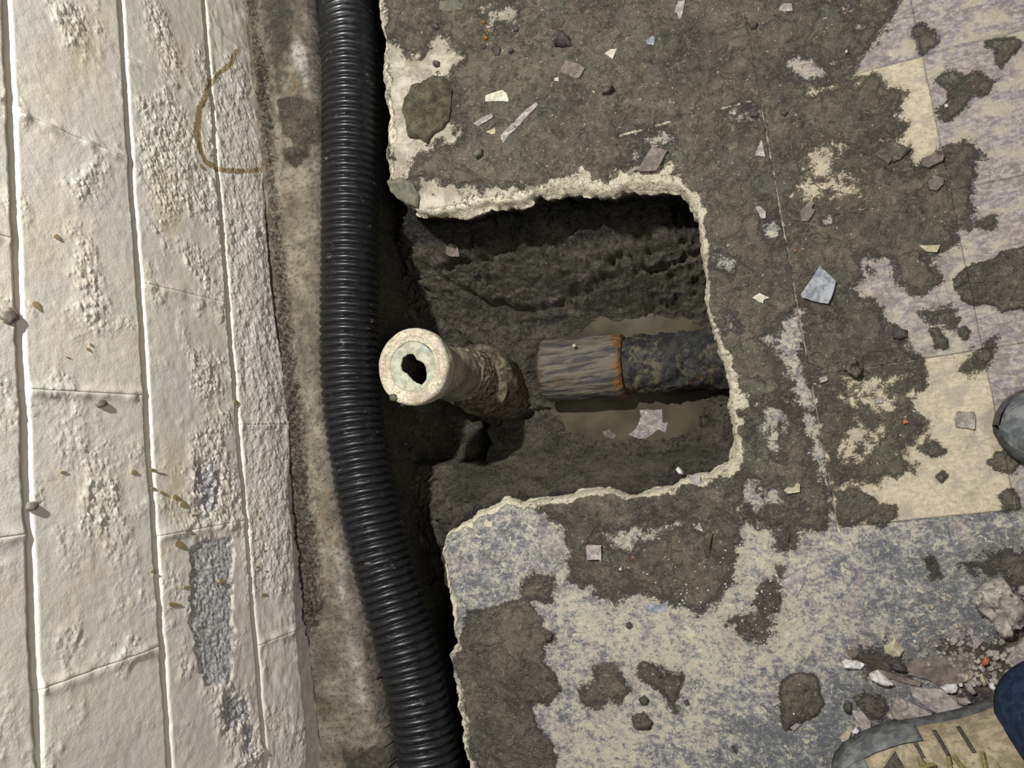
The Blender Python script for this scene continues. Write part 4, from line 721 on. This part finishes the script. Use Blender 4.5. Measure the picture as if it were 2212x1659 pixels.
LU = [
 ('tile_chip', [(1082,295),(1088,312),(1096,300),(1165,228),(1160,222),(1136,240)], .003, M_chipP, 'longest mauve tile strip lying diagonally in the mud near the top', T_, 1),
 ('tile_chip', [(1050,208),(1080,198),(1088,196),(1098,208),(1101,221),(1050,221)], .003, M_pale, 'curled whitish flake above the long mauve strip', T_, 1),
 ('tile_chip', [(1024,270),(1046,255),(1066,247),(1067,256),(1036,275)], .003, M_chipP, 'small blue-mauve chip with a white corner left of the long strip', T_, 1),
 ('tile_chip', [(1052,288),(1068,280),(1072,278),(1072,290),(1066,293)], .002, M_stoneB, 'tiny beige triangular chip just below the white-cornered chip', T_, 1),
 ('tile_chip', [(1211,157),(1222,132),(1250,140),(1265,150),(1252,172),(1244,173)], .004, M_chipD, 'broad brownish tile chip with a worn pale edge near the top', T_, 1),
 ('tile_chip', [(1199,171),(1208,169),(1208,178),(1198,177)], .002, M_pale, 'tiny square white flake left of the broad brownish chip', T_, 1),
 ('tile_chip', [(1307,118),(1320,109),(1334,108),(1324,130)], .003, M_pale, 'cream wedge flake beside the reddish smear near the top', T_, 1),
 ('tile_chip', [(1396,90),(1410,80),(1416,82),(1413,100),(1398,98)], .003, M_chipB, 'small bluish flake right of the reddish smear', T_, 1),
 ('tile_chip', [(1465,5),(1480,3),(1477,25),(1471,44),(1466,43),(1463,32),(1457,30)], .003, M_chipP, 'upright mauve chip touching the top edge of the view', T_, 1),
 ('tile_chip', [(1684,18),(1692,11),(1711,11),(1712,26),(1700,28),(1682,27)], .003, M_chipP, 'pale mauve chip near the top, right of the upright one', T_, 1),
 ('tile_chip', [(1379,373),(1410,322),(1445,330),(1436,345),(1420,374),(1384,376)], .007, M_chipD, 'thick brown tile fragment resting on the white broken rim', T_, 1),
 ('tile_chip', [(1630,340),(1645,304),(1653,342)], .003, M_chipP, 'slim triangular chip standing beside the tile seam', T_, 1),
 ('tile_chip', [(1631,450),(1640,448),(1655,460),(1654,474),(1645,476)], .003, M_chipP, 'small pinkish chip on the mud right of the pit corner', T_, 1),
 ('tile_chip', [(1728,458),(1750,434),(1758,440),(1753,452),(1762,456),(1745,480),(1730,480)], .004, M_chipD, 'muddy cracked chip just right of the upper tile seam', T_, 1),
 ('tile_chip', [(1984,532),(2030,531),(2022,547),(2000,545)], .003, M_stoneB, 'pale grey wedge chip by the mauve tile on the right', T_, 1),
 ('tile_chip', [(1990,345),(2015,335),(2037,340),(2035,350),(2003,366),(1989,362)], .007, M_chipD, 'dark oblong chip at the foot of the upper cream tile', T_, 1),
 ('tile_chip', [(2003,394),(2022,384),(2036,388),(2036,400),(2020,416),(2004,412)], .006, M_chipD, 'dark squarish chip below the dark oblong one', T_, 1),
 ('tile_chip', [(1729,638),(1755,600),(1770,575),(1805,611),(1797,640),(1788,659),(1764,655),(1732,645)], .004, M_chipB, 'large blue-grey pentagonal chip with a straight crack line', T_, 1),
 ('tile_chip', [(1769,816),(1786,812),(1788,822),(1772,828)], .003, M_chipP, 'small pinkish chip below the round stone right of the seam', T_, 1),
 ('tile_chip', [(1888,862),(1897,856),(1906,858),(1906,870),(1890,872)], .004, M_chipP, 'small square mauve chip among the cream smears', T_, 1),
 ('tile_chip', [(2062,905),(2068,888),(2090,890),(2102,888),(2106,905),(2105,928),(2065,922)], .006, M_stoneG, 'half-muddy square chip on the lower cream tile', T_, 1),
 ('tile_chip', [(1692,1058),(1700,1052),(1718,1052),(1720,1042),(1728,1044),(1728,1062),(1700,1066)], .004, M_stoneB, 'hooked pale chip on mud by the lower tile seam', T_, 1),
 ('tile_chip', [(1488,1026),(1512,1027),(1518,1068),(1505,1073),(1498,1060)], .003, M_chipP, 'grey tile strip lying across the lower pit rim', T_, 1),
 ('tile_chip', [(1270,1179),(1272,1174),(1302,1176),(1303,1211),(1296,1206),(1271,1207)], .003, M_chipP, 'square grey chip with muddy middle below the pit', T_, 1),
 ('tile_chip', [(1500,1140),(1512,1127),(1519,1148)], .003, M_chipP, 'small light triangular chip above the olive twig of mud', T_, 1),
 ('tile_chip', [(1682,1260),(1745,1217),(1735,1260),(1720,1290)], .003, M_chipP, 'large thin triangular chip on the blue-grey floor', T_, 1),
 ('tile_chip', [(1390,1302),(1430,1305),(1445,1295),(1440,1318),(1420,1325),(1397,1318)], .0015, M_chipB, 'faint bluish flake pressed on the floor below the mud patch', T_, 1),
 ('tile_chip', [(1664,1507),(1682,1506),(1688,1515),(1670,1524)], .003, M_chipP, 'little pink chip at the left edge of the lower mud pat', T_, 1),
 ('tile_chip', [(1706,1569),(1720,1558),(1730,1562),(1715,1574)], .004, M_chipP, 'little chip under the bottom edge of the lower mud pat', T_, 1),
 ('tile_chip', [(2092,1365),(2122,1383),(2106,1400),(2096,1378)], .004, M_chipP, 'mauve triangular chip below the big rubble chunk', T_, 1),
 ('tile_chip', [(1952,1428),(1995,1418),(2100,1410),(2105,1440),(2085,1470),(2030,1480),(2000,1465),(1960,1455)], .004, M_chipD, 'long reddish-brown muddy tile piece in the rubble', T_, 1),
 ('tile_chip', [(1963,1480),(2035,1486),(2095,1543),(2050,1554),(2000,1525),(1970,1500)], .006, M_chipP, 'large clean mauve tile slab leaning in the rubble by the shoe', T_, 1),
 ('tile_chip', [(1923,1533),(1935,1500),(1968,1515),(1990,1525),(2015,1540),(2010,1555),(1955,1560),(1925,1543)], .010, M_stoneG, 'large whitish broken slab piece touching the shoe', T_, 1),
 ('tile_chip', [(1836,1531),(1862,1534),(1880,1555),(1881,1575),(1870,1586),(1855,1565)], .004, M_chipP, 'curved grey-mauve chip left of the shoe toe', T_, 1),
 ('tile_chip', [(1895,1442),(1920,1450),(1990,1472),(1985,1480),(1945,1470),(1905,1458)], .005, M_chipD, 'narrow dark sliver between white stone and brown tile piece', T_, 1),
 ('tile_chip', [(2172,1418),(2212,1370),(2250,1360),(2250,1480),(2210,1463)], .008, M_chipP, 'large mauve slab corner cut by the right edge of view', T_, 1),
 ('tile_chip', [(2160,1490),(2180,1472),(2240,1470),(2240,1500),(2170,1515)], .006, M_chipD, 'reddish tile corner just above the shoe at the right', T_, 1),
 ('tile_chip', [(1812,1590),(1830,1575),(1838,1580),(1830,1600),(1818,1598)], .004, M_stoneB, 'pale brown chip left of the curved mauve chip', T_, 1),
 ('tile_chip', [(1828,1404),(1848,1398),(1856,1408),(1846,1418),(1830,1414)], .003, M_chipD, 'dull mauve flake above the bright oval stone', T_, 1),
 ('stone', [(2148,1246),(2160,1243),(2175,1260),(2185,1280),(2198,1282),(2210,1305),(2205,1330),(2213,1345),(2200,1355),(2178,1358),(2178,1372),(2160,1376),(2148,1362),(2140,1345),(2128,1330),(2112,1318),(2097,1300),(2100,1275),(2118,1262),(2128,1252)], .022, M_stoneG, 'biggest pale concrete rubble chunk on the lower right', 'stone', 0),
 ('stone', [(1908,1393),(1922,1385),(1932,1375),(1942,1385),(1951,1402),(1942,1418),(1928,1415),(1912,1412),(1909,1400)], .008, M_stoneB, 'flat greyish beige stone with lobed outline', 'stone', 0),
 ('stone', [(1817,1428),(1826,1422),(1850,1425),(1867,1432),(1860,1443),(1840,1445),(1822,1440)], .010, M_stoneW, 'bright white oval stone left of the rubble', 'stone', 0),
 ('stone', [(1875,1455),(1893,1443),(1905,1452),(1922,1465),(1928,1475),(1910,1478),(1890,1470),(1878,1463)], .010, M_stoneW, 'white knobbly stone touching the dark sliver', 'stone', 0),
 ('stone', [(1911,1425),(1930,1420),(1955,1435),(1962,1450),(1948,1452),(1920,1440)], .012, M_stoneD, 'dark muddy stone under the flat beige one', 'stone', 0),
 ('stone', [(2028,1480),(2045,1474),(2062,1473),(2069,1483),(2062,1492),(2040,1493)], .009, M_stoneW, 'cream elongated stone right of the mauve slab', 'stone', 0),
 ('stone', [(2068,1472),(2077,1472),(2078,1480),(2070,1480)], .006, M_stoneW, 'tiny white pebble beside the cream elongated stone', 'stone', 0),
 ('stone', [(2078,1455),(2088,1452),(2093,1465),(2082,1470)], .008, M_stoneB, 'small beige pebble above the oval mauve-grey one', 'stone', 0),
 ('stone', [(2079,1475),(2092,1468),(2100,1480),(2108,1495),(2098,1498),(2085,1488)], .009, M_stoneG, 'oval mauve-grey pebble in the rubble', 'stone', 0),
 ('stone', [(2100,1470),(2110,1465),(2117,1472),(2110,1478)], .006, M_stoneG, 'small round grey pebble right of the oval one', 'stone', 0),
 ('stone', [(2112,1455),(2118,1450),(2125,1465),(2126,1478),(2120,1478),(2114,1465)], .008, M_stoneB, 'slender beige pebble standing upright in the rubble', 'stone', 0),
 ('stone', [(2132,1472),(2142,1470),(2148,1482),(2142,1489),(2134,1482)], .008, M_stoneW, 'white cube-like pebble above the shoe', 'stone', 0),
 ('stone', [(2065,1505),(2085,1503),(2096,1512),(2082,1522),(2068,1515)], .009, M_stoneG, 'grey flat pebble right of the mauve slab', 'stone', 0),
 ('stone', [(2078,1525),(2092,1522),(2098,1532),(2085,1537),(2076,1532)], .008, M_stoneB, 'rounded beige pebble beside the mauve slab tip', 'stone', 0),
 ('stone', [(2114,1528),(2122,1526),(2127,1536),(2122,1543)], .007, M_stoneW, 'little white pebble nearest the shoe laces side', 'stone', 0),
 ('stone', [(2196,1266),(2208,1262),(2215,1275),(2205,1285),(2194,1280)], .010, M_stoneG, 'grey pebble right of the big rubble chunk', 'stone', 0),
 ('stone', [(1820,1520),(1830,1508),(1838,1515),(1838,1530),(1832,1540),(1824,1535)], .010, M_stoneD, 'glossy dark pebble with tan side above the curved chip', 'stone', 0),
 ('stone', [(1839,1575),(1848,1568),(1855,1575),(1850,1583),(1841,1582)], .007, M_stoneW, 'small bright pebble beside the curved chip', 'stone', 0),
 ('stone', [(1970,1382),(1976,1379),(1980,1386),(1974,1389)], .005, M_stoneW, 'tiny cream pebble right of the flat beige stone', 'stone', 0),
 ('stone', [(2105,1425),(2112,1418),(2115,1426),(2108,1432)], .005, M_pale, 'slim white splinter beside the orange brick bit', 'stone', 0),
 ('stone', [(2115,1426),(2125,1412),(2135,1420),(2128,1432),(2118,1434)], .007, M_red, 'orange brick bit in the rubble', 'stone', 0),
 ('stone', [(2133,1290),(2120,1300),(2110,1320),(2122,1335),(2130,1312)], .003, M_stoneD, 'flat dark scrap under the big rubble chunk', 'stone', 0),
 ('stone', [(1822,800),(1826,782),(1845,778),(1862,790),(1860,806),(1848,818),(1834,812)], .022, M_mud, 'round mud-coated stone casting a shadow right of the seam', 'stone', 0),
 ('stone', [(1928,715),(1945,709),(1960,714),(1962,728),(1945,735),(1928,733)], .008, M_stoneD, 'dark oval stone at the edge of the mud on the right', 'stone', 0),
 ('stone', [(1459,1013),(1466,1008),(1474,1014),(1477,1025),(1466,1025)], .010, M_stoneW, 'small whitish stone perched on the lower pit rim', 'stone', 0),
 ('stone', [(1198,90),(1208,74),(1222,76),(1234,88),(1235,100),(1220,106),(1200,104)], .014, M_stoneD, 'largest dark grey stone in the mud at the top', 'stone', 0),
 ('stone', [(1063,110),(1072,97),(1085,108),(1080,122),(1070,124)], .010, M_stoneD, 'dark angular stone right of the paler floor patch', 'stone', 0),
 ('stone', [(1109,62),(1116,57),(1123,62),(1121,70),(1112,71)], .007, M_stoneD, 'round dark pebble left of the largest dark stone', 'stone', 0),
 ('stone', [(1100,110),(1108,106),(1113,113),(1107,119),(1101,117)], .006, M_stoneD, 'round dark pebble right of the angular stone', 'stone', 0),
 ('stone', [(1042,100),(1048,97),(1053,103),(1048,109),(1043,107)], .006, M_stoneD, 'round dark pebble left of the angular stone', 'stone', 0),
 ('stone', [(933,57),(938,52),(948,53),(951,62),(944,67),(936,65)], .007, M_stoneD, 'dark reddish pebble at the top of the paler patch', 'stone', 0),
 ('stone', [(937,136),(944,132),(951,135),(951,145),(942,147),(937,143)], .007, M_stoneD, 'dark pebble on the pale patch above the big clod', 'stone', 0),
 ('stone', [(1040,48),(1046,45),(1050,50),(1045,55),(1040,53)], .006, M_rust, 'ochre pebble nearest the top edge', 'stone', 0),
 ('stone', [(1054,68),(1059,65),(1063,70),(1058,74)], .005, M_rust, 'small ochre pebble between two others', 'stone', 0),
 ('stone', [(1045,82),(1051,78),(1057,84),(1052,90),(1046,88)], .005, M_rust, 'lowest ochre pebble of the little cluster', 'stone', 0),
 ('stone', [(1618,58),(1628,50),(1637,55),(1634,66),(1622,68)], .008, M_stoneD, 'dark greenish stone near the top right of the mud', 'stone', 0),
 ('stone', [(1618,246),(1628,240),(1640,246),(1636,256),(1622,256)], .007, M_stoneD, 'dark stone at the top corner of the raised sheet', 'stone', 0),
 ('stone', [(1682,212),(1690,208),(1699,214),(1694,221),(1684,220)], .006, M_stoneD, 'dark pebble above the twin right of the sheet corner', 'stone', 0),
 ('stone', [(1685,242),(1694,238),(1702,245),(1695,254),(1686,250)], .007, M_stoneD, 'dark pebble below its twin right of the sheet corner', 'stone', 0),
 ('stone', [(2038,228),(2045,226),(2048,233),(2040,236)], .005, M_stoneW, 'tiny white pebble on the mud star at the upper right', 'stone', 0),
 ('stone', [(1825,113),(1829,110),(1831,116),(1826,119)], .004, M_stoneW, 'tiny white pebble on the mauve patch at the top', 'stone', 0),
 ('stone', [(1380,1508),(1392,1500),(1403,1508),(1400,1520),(1385,1520)], .008, M_stoneD, 'brown pebble above the round mud clod on the sheet', 'stone', 0),
 ('stone', [(1418,1452),(1428,1449),(1432,1458),(1424,1464)], .007, M_stoneD, 'black pebble in the arrow shaped mud smear', 'stone', 0),
 ('stone', [(1477,1512),(1486,1509),(1490,1517),(1482,1521)], .007, M_stoneD, 'black pebble below the arrow shaped smear', 'stone', 0),
 ('stone', [(1580,1610),(1586,1605),(1594,1618),(1592,1627),(1583,1622)], .007, M_stoneD, 'black oblong pebble near the bottom edge', 'stone', 0),
 ('stone', [(1353,1345),(1362,1341),(1368,1350),(1360,1357),(1353,1353)], .006, M_stoneD, 'dark pebble on the streaked floor below the mud', 'stone', 0),
 ('stone', [(1696,1150),(1704,1146),(1708,1156),(1702,1170),(1696,1164)], .008, M_stoneD, 'black wet pebble on a mud dab under the seam', 'stone', 0),
 ('stone', [(1236,745),(1241,742),(1245,748),(1238,752)], .006, M_pale, 'white crumb on top of the muddy pipe socket', 'stone', 0),
 ('mud_clod', [(875,215),(890,190),(925,172),(955,165),(978,180),(978,215),(972,260),(960,280),(940,290),(925,312),(905,300),(885,300),(878,270),(872,240)], .016, M_mudbrown, 'big brown and green mud clod near the trench edge', 'clod', 0),
 ('mud_clod', [(840,392),(868,385),(895,398),(908,425),(905,452),(885,446),(862,432),(845,415)], .012, M_mudgreen, 'greenish clay knob on the corner of the slab', 'clod', 0),
 ('mud_clod', [(1250,1485+60),(1251,1545)], .0, None, '', '', 0),
 ('mud_clod', [(1366,1548),(1378,1538),(1400,1542),(1410,1556),(1398,1572),(1376,1568)], .012, M_mud, 'round mud clod on the streaked floor near the bottom', 'clod', 0),
 ('mud_clod', [(1523,1152),(1530,1146),(1541,1150),(1538,1172),(1534,1198),(1526,1202),(1520,1180)], .006, M_mudbrown, 'olive finger of mud below the pit', 'clod', 0),
 ('mud_clod', [(1178,1370),(1188,1367),(1197,1368),(1192,1382),(1180,1386)], .008, M_stoneD, 'dark mud tip poking from the lower left mud patch', 'clod', 0),
 ('mud_clod', [(1060,2),(1090,0),(1095,25),(1070,30)], .0, None, '', '', 0),
 ('mud_clod', [(1300,200),(1318,192),(1330,196),(1318,206),(1304,208)], .016, M_mud, 'curled mud lump with a deep shadow near the top centre', 'clod', 0),
 ('mud_clod', [(1024,338),(1036,328),(1046,325),(1044,338),(1032,346)], .010, M_mudgreen, 'small green mud lump below the long mauve strip', 'clod', 0),
 ('mud_clod', [(950,5),(990,0),(1004,10),(1000,25),(975,30),(950,25)], .006, M_mudgreen, 'flat green clay pat at the top left of the slab', 'clod', 0),
 ('mud_clod', [(1890,335),(1925,305),(1965,325),(1945,345),(1915,358)], .008, M_mud, 'split mud pat on the foot of the cream tile', 'clod', 0),
 ('grit', [(1716,538),(1721,540),(1718,545),(1713,543)], .003, M_red, 'orange speck right of the seam halfway up', 'grit', 0),
 ('grit', [(1948,908),(1955,905),(1964,914),(1950,917)], .004, M_red, 'orange shard among the cream smears', 'grit', 0),
 ('grit', [(1365,1200),(1370,1200),(1370,1206),(1365,1206)], .003, M_red, 'orange speck in the mud patch below the pit', 'grit', 0),
 ('grit', [(1338,1226),(1345,1224),(1345,1231),(1339,1231)], .004, M_pale, 'white speck in the mud patch below the pit', 'grit', 0),
 ('tile_chip', [(1625,645),(1640,635),(1662,645),(1650,650),(1648,658),(1640,655)], .004, M_pale, 'star-shaped white flake on mud right of the pit', T_, 1),
]
for nm, pts, h, mat, lab, cat, fl in LU:
    if mat is None: continue
    zz = None
    if 'pipe socket' in lab:
        P = pw(pts, -.293); lump(nm, [tuple(p)+() for p in P] and [(p[0], p[1], 0)[:3] for p in P] if False else pts, h, mat, lab, cat, z0=-.2935, pz=-.29); continue
    if 'lower pit rim' in lab: zz = -.002
    lump(nm, pts, h, mat, lab, cat, flat_=bool(fl), z0=zz, tilt=((random.uniform(-.03, .03), random.uniform(-.03, .03)) if fl else (0, 0)))
lump('scrap', [(1382,886),(1400,884),(1412,886),(1430,884),(1432,922),(1443,912),(1437,935),(1424,927),(1412,935),(1398,946),(1380,948),(1358,938),(1372,928),(1380,912),(1384,900)], .0015, M_chipP, 'pale reflection modelled as a thin sheet on the larger puddle', 'scrap', flat_=True, z0=WL-.0006, pz=WL)  # bright reflection on the water, built as an added thin pale sheet
lump('scrap', [(1302,932),(1315,927),(1332,940),(1325,948),(1305,942)], .0012, M_chipD, 'dull small scrap left of the pale reflection shape', 'scrap', flat_=True, z0=WL-.0006, pz=WL)
lump('tile_chip', [(968,535),(978,528),(992,535),(995,555),(975,556),(966,550)], .004, M_chipD, 'brownish tile chip stuck in the clay bank of the pit', T_, flat_=True, z0=-.175, pz=-.18, tilt=(0, .25))
# pebbles / drops stuck on the wall
def wall_lump(px, py, sx, sy, mat, lab):
    p = atX(px, py, WX); th = np.linspace(0, 2*np.pi, 18, endpoint=False); V = []
    for f, k in ((1, 0), (.95, .5), (.75, .85), (.4, 1)):
        r = 1+.15*vn(th*2+px, th*0, 3); V.append(np.stack([np.full(18, .006*k), np.sin(th)*sy*f*r, np.cos(th)*sx*f*r], 1))
    V.append(np.array([[.0065, 0, 0]])); V = np.concatenate(V); F = [[r*18+k, r*18+(k+1) % 18, (r+1)*18+(k+1) % 18, (r+1)*18+k] for r in range(3) for k in range(18)]+[[54+k, 54+(k+1) % 18, 72] for k in range(18)]
    me = bpy.data.meshes.new('mud_drop'); me.from_pydata(V.tolist(), [], [f[::-1] for f in F]); me.update(); me.polygons.foreach_set('use_smooth', np.ones(len(F), bool))
    tag(link('mud_drop', me, mat, None, (WX+.0005, p[1], p[2])), lab, 'mud drop')
M_gm = simple('grey_mud_drop', srgb(110, 104, 92), srgb(150, 144, 130), 120, .7, .6)
wall_lump(216, 872, .010, .006, M_gm, 'grey mud drop stuck mid-height on the white wall'); wall_lump(66, 1094, .008, .006, M_gm, 'grey mud drop stuck on the wall by the upper joint'); wall_lump(16, 683, .012, .010, M_gm, 'flat grey mud spot at the left edge of the wall')
# curly drips of mud stuck on the clay stub
V_ = [at(848, 858, .006)]
lump('mud_clod', [(841,853),(848,850),(858,853),(860,862),(850,868),(842,863)], .006, M_mud, 'small mud lump stuck on the rim of the clay stub', 'clod', z0=-.0015, pz=0)
# fine grit strewn on the floor: uncountable
SHOE = pw([(1825,1700),(1845,1605),(2000,1550),(2230,1470),(2500,1450),(2500,1900),(1830,1900)])
parts = []
def pebble(x, y, r, z):
    th = np.linspace(0, 2*np.pi, 6, endpoint=False)+RS.rand()*6; a = r*(.7+.5*RS.rand(6)); V = np.stack([x+a*np.cos(th), y+a*np.sin(th), np.full(6, z-.0005)], 1)
    V2 = V.copy(); V2[:, :2] = (V2[:, :2]-[x, y])*.6+[x, y]; V2[:, 2] = z+r*.7; F = [[k, (k+1) % 6, 6+(k+1) % 6, 6+k] for k in range(6)]+[[6, 7, 8, 9], [6, 9, 10, 11]]
    return np.vstack([V, V2]), np.array(F)
for col, cnt, cent, spread, nm, mat, lab in ((0, 230, (2110,1420), .036, 'fine_gravel', M_stoneG, 'fine pale gravel among the rubble by the shoe'), (1, 150, (1560,1330), .07, 'pale_grit', M_pale, 'pale grit strewn over the blue-grey floor'), (2, 160, (1260,90), .10, 'dark_grit', M_stoneD, 'dark grit strewn over the mud at the top')):
    c0 = at(*cent); parts = []
    for _ in range(cnt):
        x, y = c0[0]+RS.randn()*spread, c0[1]+RS.randn()*spread*.8
        if slab_sd(np.array([x]), np.array([y]))[0] < .02: continue
        if poly_sd(np.array([x]), np.array([y]), SHOE)[0] > -.014: continue
        z = float(ground_z(np.array([x]), np.array([y]), 0)[0][0])+sheet_lift(x, y); parts.append(pebble(x, y, RS.uniform(.0012, .0055 if col == 0 else .0022), z))
    V, Q = merge(parts); o = link(nm, mesh_np(nm, V, Q, smooth=False), mat); tag(o, lab, 'gravel' if col == 0 else 'grit', kind='stuff')

# ------------------------------------------------------------------ the person's shoes and trouser leg
PS = empty('person', (.42, -.50, 0), 'person in tan walking shoes and navy trousers, only feet showing', 'person'); pl_ = np.array(PS.location)
M_tan = simple('tan_suede', srgb(140, 128, 104), srgb(176, 163, 134), 70, .9, .5, srgb(132, 120, 98)); M_rub = simple('grey_rubber', srgb(84, 88, 90), srgb(122, 124, 122), 50, .7, .3)
M_sole = simple('dark_rubber_sole', srgb(60, 62, 64), srgb(92, 92, 88), 60, .8, .3); M_mesh = simple('dark_mesh', srgb(70, 64, 60), srgb(98, 90, 82), 200, .9, .8)
M_navy = simple('navy_denim', srgb(18, 30, 54), srgb(34, 50, 78), 60, .9, .5, srgb(44, 58, 84)); M_lace = simple('olive_lace', srgb(104, 98, 64), srgb(146, 138, 94), 350, .8, .6, srgb(176, 168, 70))
def shoe(origin, ang, name='shoe'):
    """toe at local x=0 pointing to -x, heel at x=.30"""
    Rz = np.array([[math.cos(ang), -math.sin(ang), 0], [math.sin(ang), math.cos(ang), 0], [0, 0, 1]])
    def tr(V): return (np.asarray(V)@Rz.T)+origin-pl_
    L = .33; u = np.linspace(0, 1, 60)
    hw = 1.08*np.interp(u, [0, .02, .06, .12, .22, .34, .5, .7, .88, .96, 1], [.004, .022, .036, .045, .051, .053, .046, .039, .040, .032, .006])
    cyc = np.interp(u, [0, .3, .6, 1], [.012, .004, -.004, 0])
    top = np.interp(u, [0, .03, .08, .16, .28, .42, .55, .7, 1], [.030, .044, .056, .063, .072, .088, .104, .11, .10])
    def loft(rows, n):
        V = np.concatenate(rows); N = len(rows); idx = np.arange(N*n).reshape(N, n); return V, np.stack([idx[:-1, :-1], idx[:-1, 1:], idx[1:, 1:], idx[1:, :-1]], -1).reshape(-1, 4)
    # upper
    a = np.linspace(-.15, math.pi+.15, 36); rows = []
    def upper(k, a, off=0):
        w = hw[k]+off; h = top[k]-.022+off; ca = np.sign(np.cos(a))*np.abs(np.cos(a))**.85; sa = np.maximum(np.sin(a), -.15)
        return np.stack([np.full(a.shape, u[k]*L-(off if k == 0 else 0)), cyc[k]+w*ca, .022+h*sa], 1)
    for k in range(60): rows.append(upper(k, a))
    V, Q = loft(rows, 36); up = link(name, mesh_np(name, tr(V), Q), M_tan, PS)
    # sole
    rows = []; b = np.array([(0, 0), (1.0, 0), (1.08, .006), (1.09, .018), (1.05, .028), (.96, .030)])
    for k in range(60):
        w = hw[k]+.001; r_ = [np.array([u[k]*L*1.0-.004+(.008*u[k]), cyc[k]+s*w*x, z+.008*max(0, 1-u[k]/.12)]) for s, bb in ((1, b[::-1]), (-1, b)) for x, z in bb]; rows.append(np.array(r_))
    V, Q = loft(rows, 12); link('sole', mesh_np('sole', tr(V), Q), M_sole, up)
    def patch(nm, u0, u1, a0f, a1f, off, mat, n=14, m=14):
        rows = []
        for i in range(n):
            uu = u0+(u1-u0)*i/(n-1); kf = uu*59; k0 = int(min(kf, 58)); f = kf-k0; aa = np.linspace(a0f(i/(n-1)), a1f(i/(n-1)), m)
            rows.append(upper(k0, aa, off)*(1-f)+upper(k0+1, aa, off)*f)
        V, Q = loft(rows, m); o = link(nm, mesh_np(nm, tr(V), Q), mat, up); md = o.modifiers.new('s', 'SOLIDIFY'); md.thickness = .0012; md.offset = 1
    patch('toe_cap', .0, .17, lambda t: -.1, lambda t: math.pi+.1, .0016, M_rub, 12, 30)
    patch('toe_guard', .015, .42, lambda t: 2.35+.15*t, lambda t: math.pi+.1, .003, M_rub, 24, 10)
    patch('toe_guard', .015, .42, lambda t: -.1, lambda t: .8-.15*t, .003, M_rub, 24, 10)
    patch('mesh_panel', .18, .30, lambda t: 1.3-.5*t, lambda t: 1.95+.4*t, .0012, M_mesh)
    for q in range(3): patch('side_slot', .38+q*.09, .395+q*.09, lambda t: 2.05, lambda t: 2.75, .002, M_mesh, 4, 14)
    for q in range(3): patch('side_slot', .38+q*.09, .395+q*.09, lambda t: .40, lambda t: 1.05, .002, M_mesh, 4, 14)
    patch('tongue', .30, .62, lambda t: 1.25, lambda t: 1.9, .004, M_tan, 12, 10)
    lc = []
    for q in range(5):
        uu = .33+q*.055; k = int(uu*59); k2 = int((uu+.045)*59); s = 1 if q % 2 else -1
        p = np.array([upper(k, np.array([math.pi/2-s*.5]), .006)[0], upper((k+k2)//2, np.array([math.pi/2]), .012)[0], upper(k2, np.array([math.pi/2+s*.5]), .006)[0]])
        lc.append(tube(tr(catmull(p, np.arange(3.), np.linspace(0, 2, 12))), .0028, 8))
    for s in (-1, 1):
        c_ = upper(24, np.array([math.pi/2]), .014)[0]; th = np.linspace(0, 5.2, 26)
        lc.append(tube(tr(np.stack([c_[0]-.012+.022*np.cos(th+1)*1.2, c_[1]+s*(.016+.014*np.sin(th+1)), c_[2]-.004+.004*np.sin(th*2)], 1)), .0027, 8))
    V, Q = merge(lc); link('laces', mesh_np('laces', V, Q), M_lace, up)
    return up
sh = shoe(at(1822, 1722, .02)*[1, 1, 0], .36); sh['label'] = 'tan suede shoe with grey rubber toe at the bottom right'
sh2 = shoe(at(2164, 945, .03)*[1, 1, 0], -.05); sh2['label'] = 'grey rubber shoe toe at the right edge'
# trouser legs
def leg(origin, ang, lean):
    Rz = np.array([[math.cos(ang), -math.sin(ang), 0], [math.sin(ang), math.cos(ang), 0], [0, 0, 1]]); zz = np.linspace(.035, .60, 40)
    P = np.stack([.315+.0*zz+lean[0]*(zz-.05), lean[1]*(zz-.05), zz], 1)@Rz.T+origin-pl_
    V, Q = tube(P, .074, 64, lambda k, a: 1+.05*vn(a*1.5+k*.11, k*.13, 3)+.04*np.sin(k*.55+a)*np.exp(-k/9.)+.16*np.abs(np.cos(a))**2)
    o = link('trouser_leg', mesh_np('trouser_leg', V, Q), M_navy, PS); md = o.modifiers.new('s', 'SOLIDIFY'); md.thickness = .002
leg(at(1822, 1722, .02)*[1, 1, 0], .36, (.12, .0)); leg(at(2164, 945, .03)*[1, 1, 0], -.05, (.15, -.1))
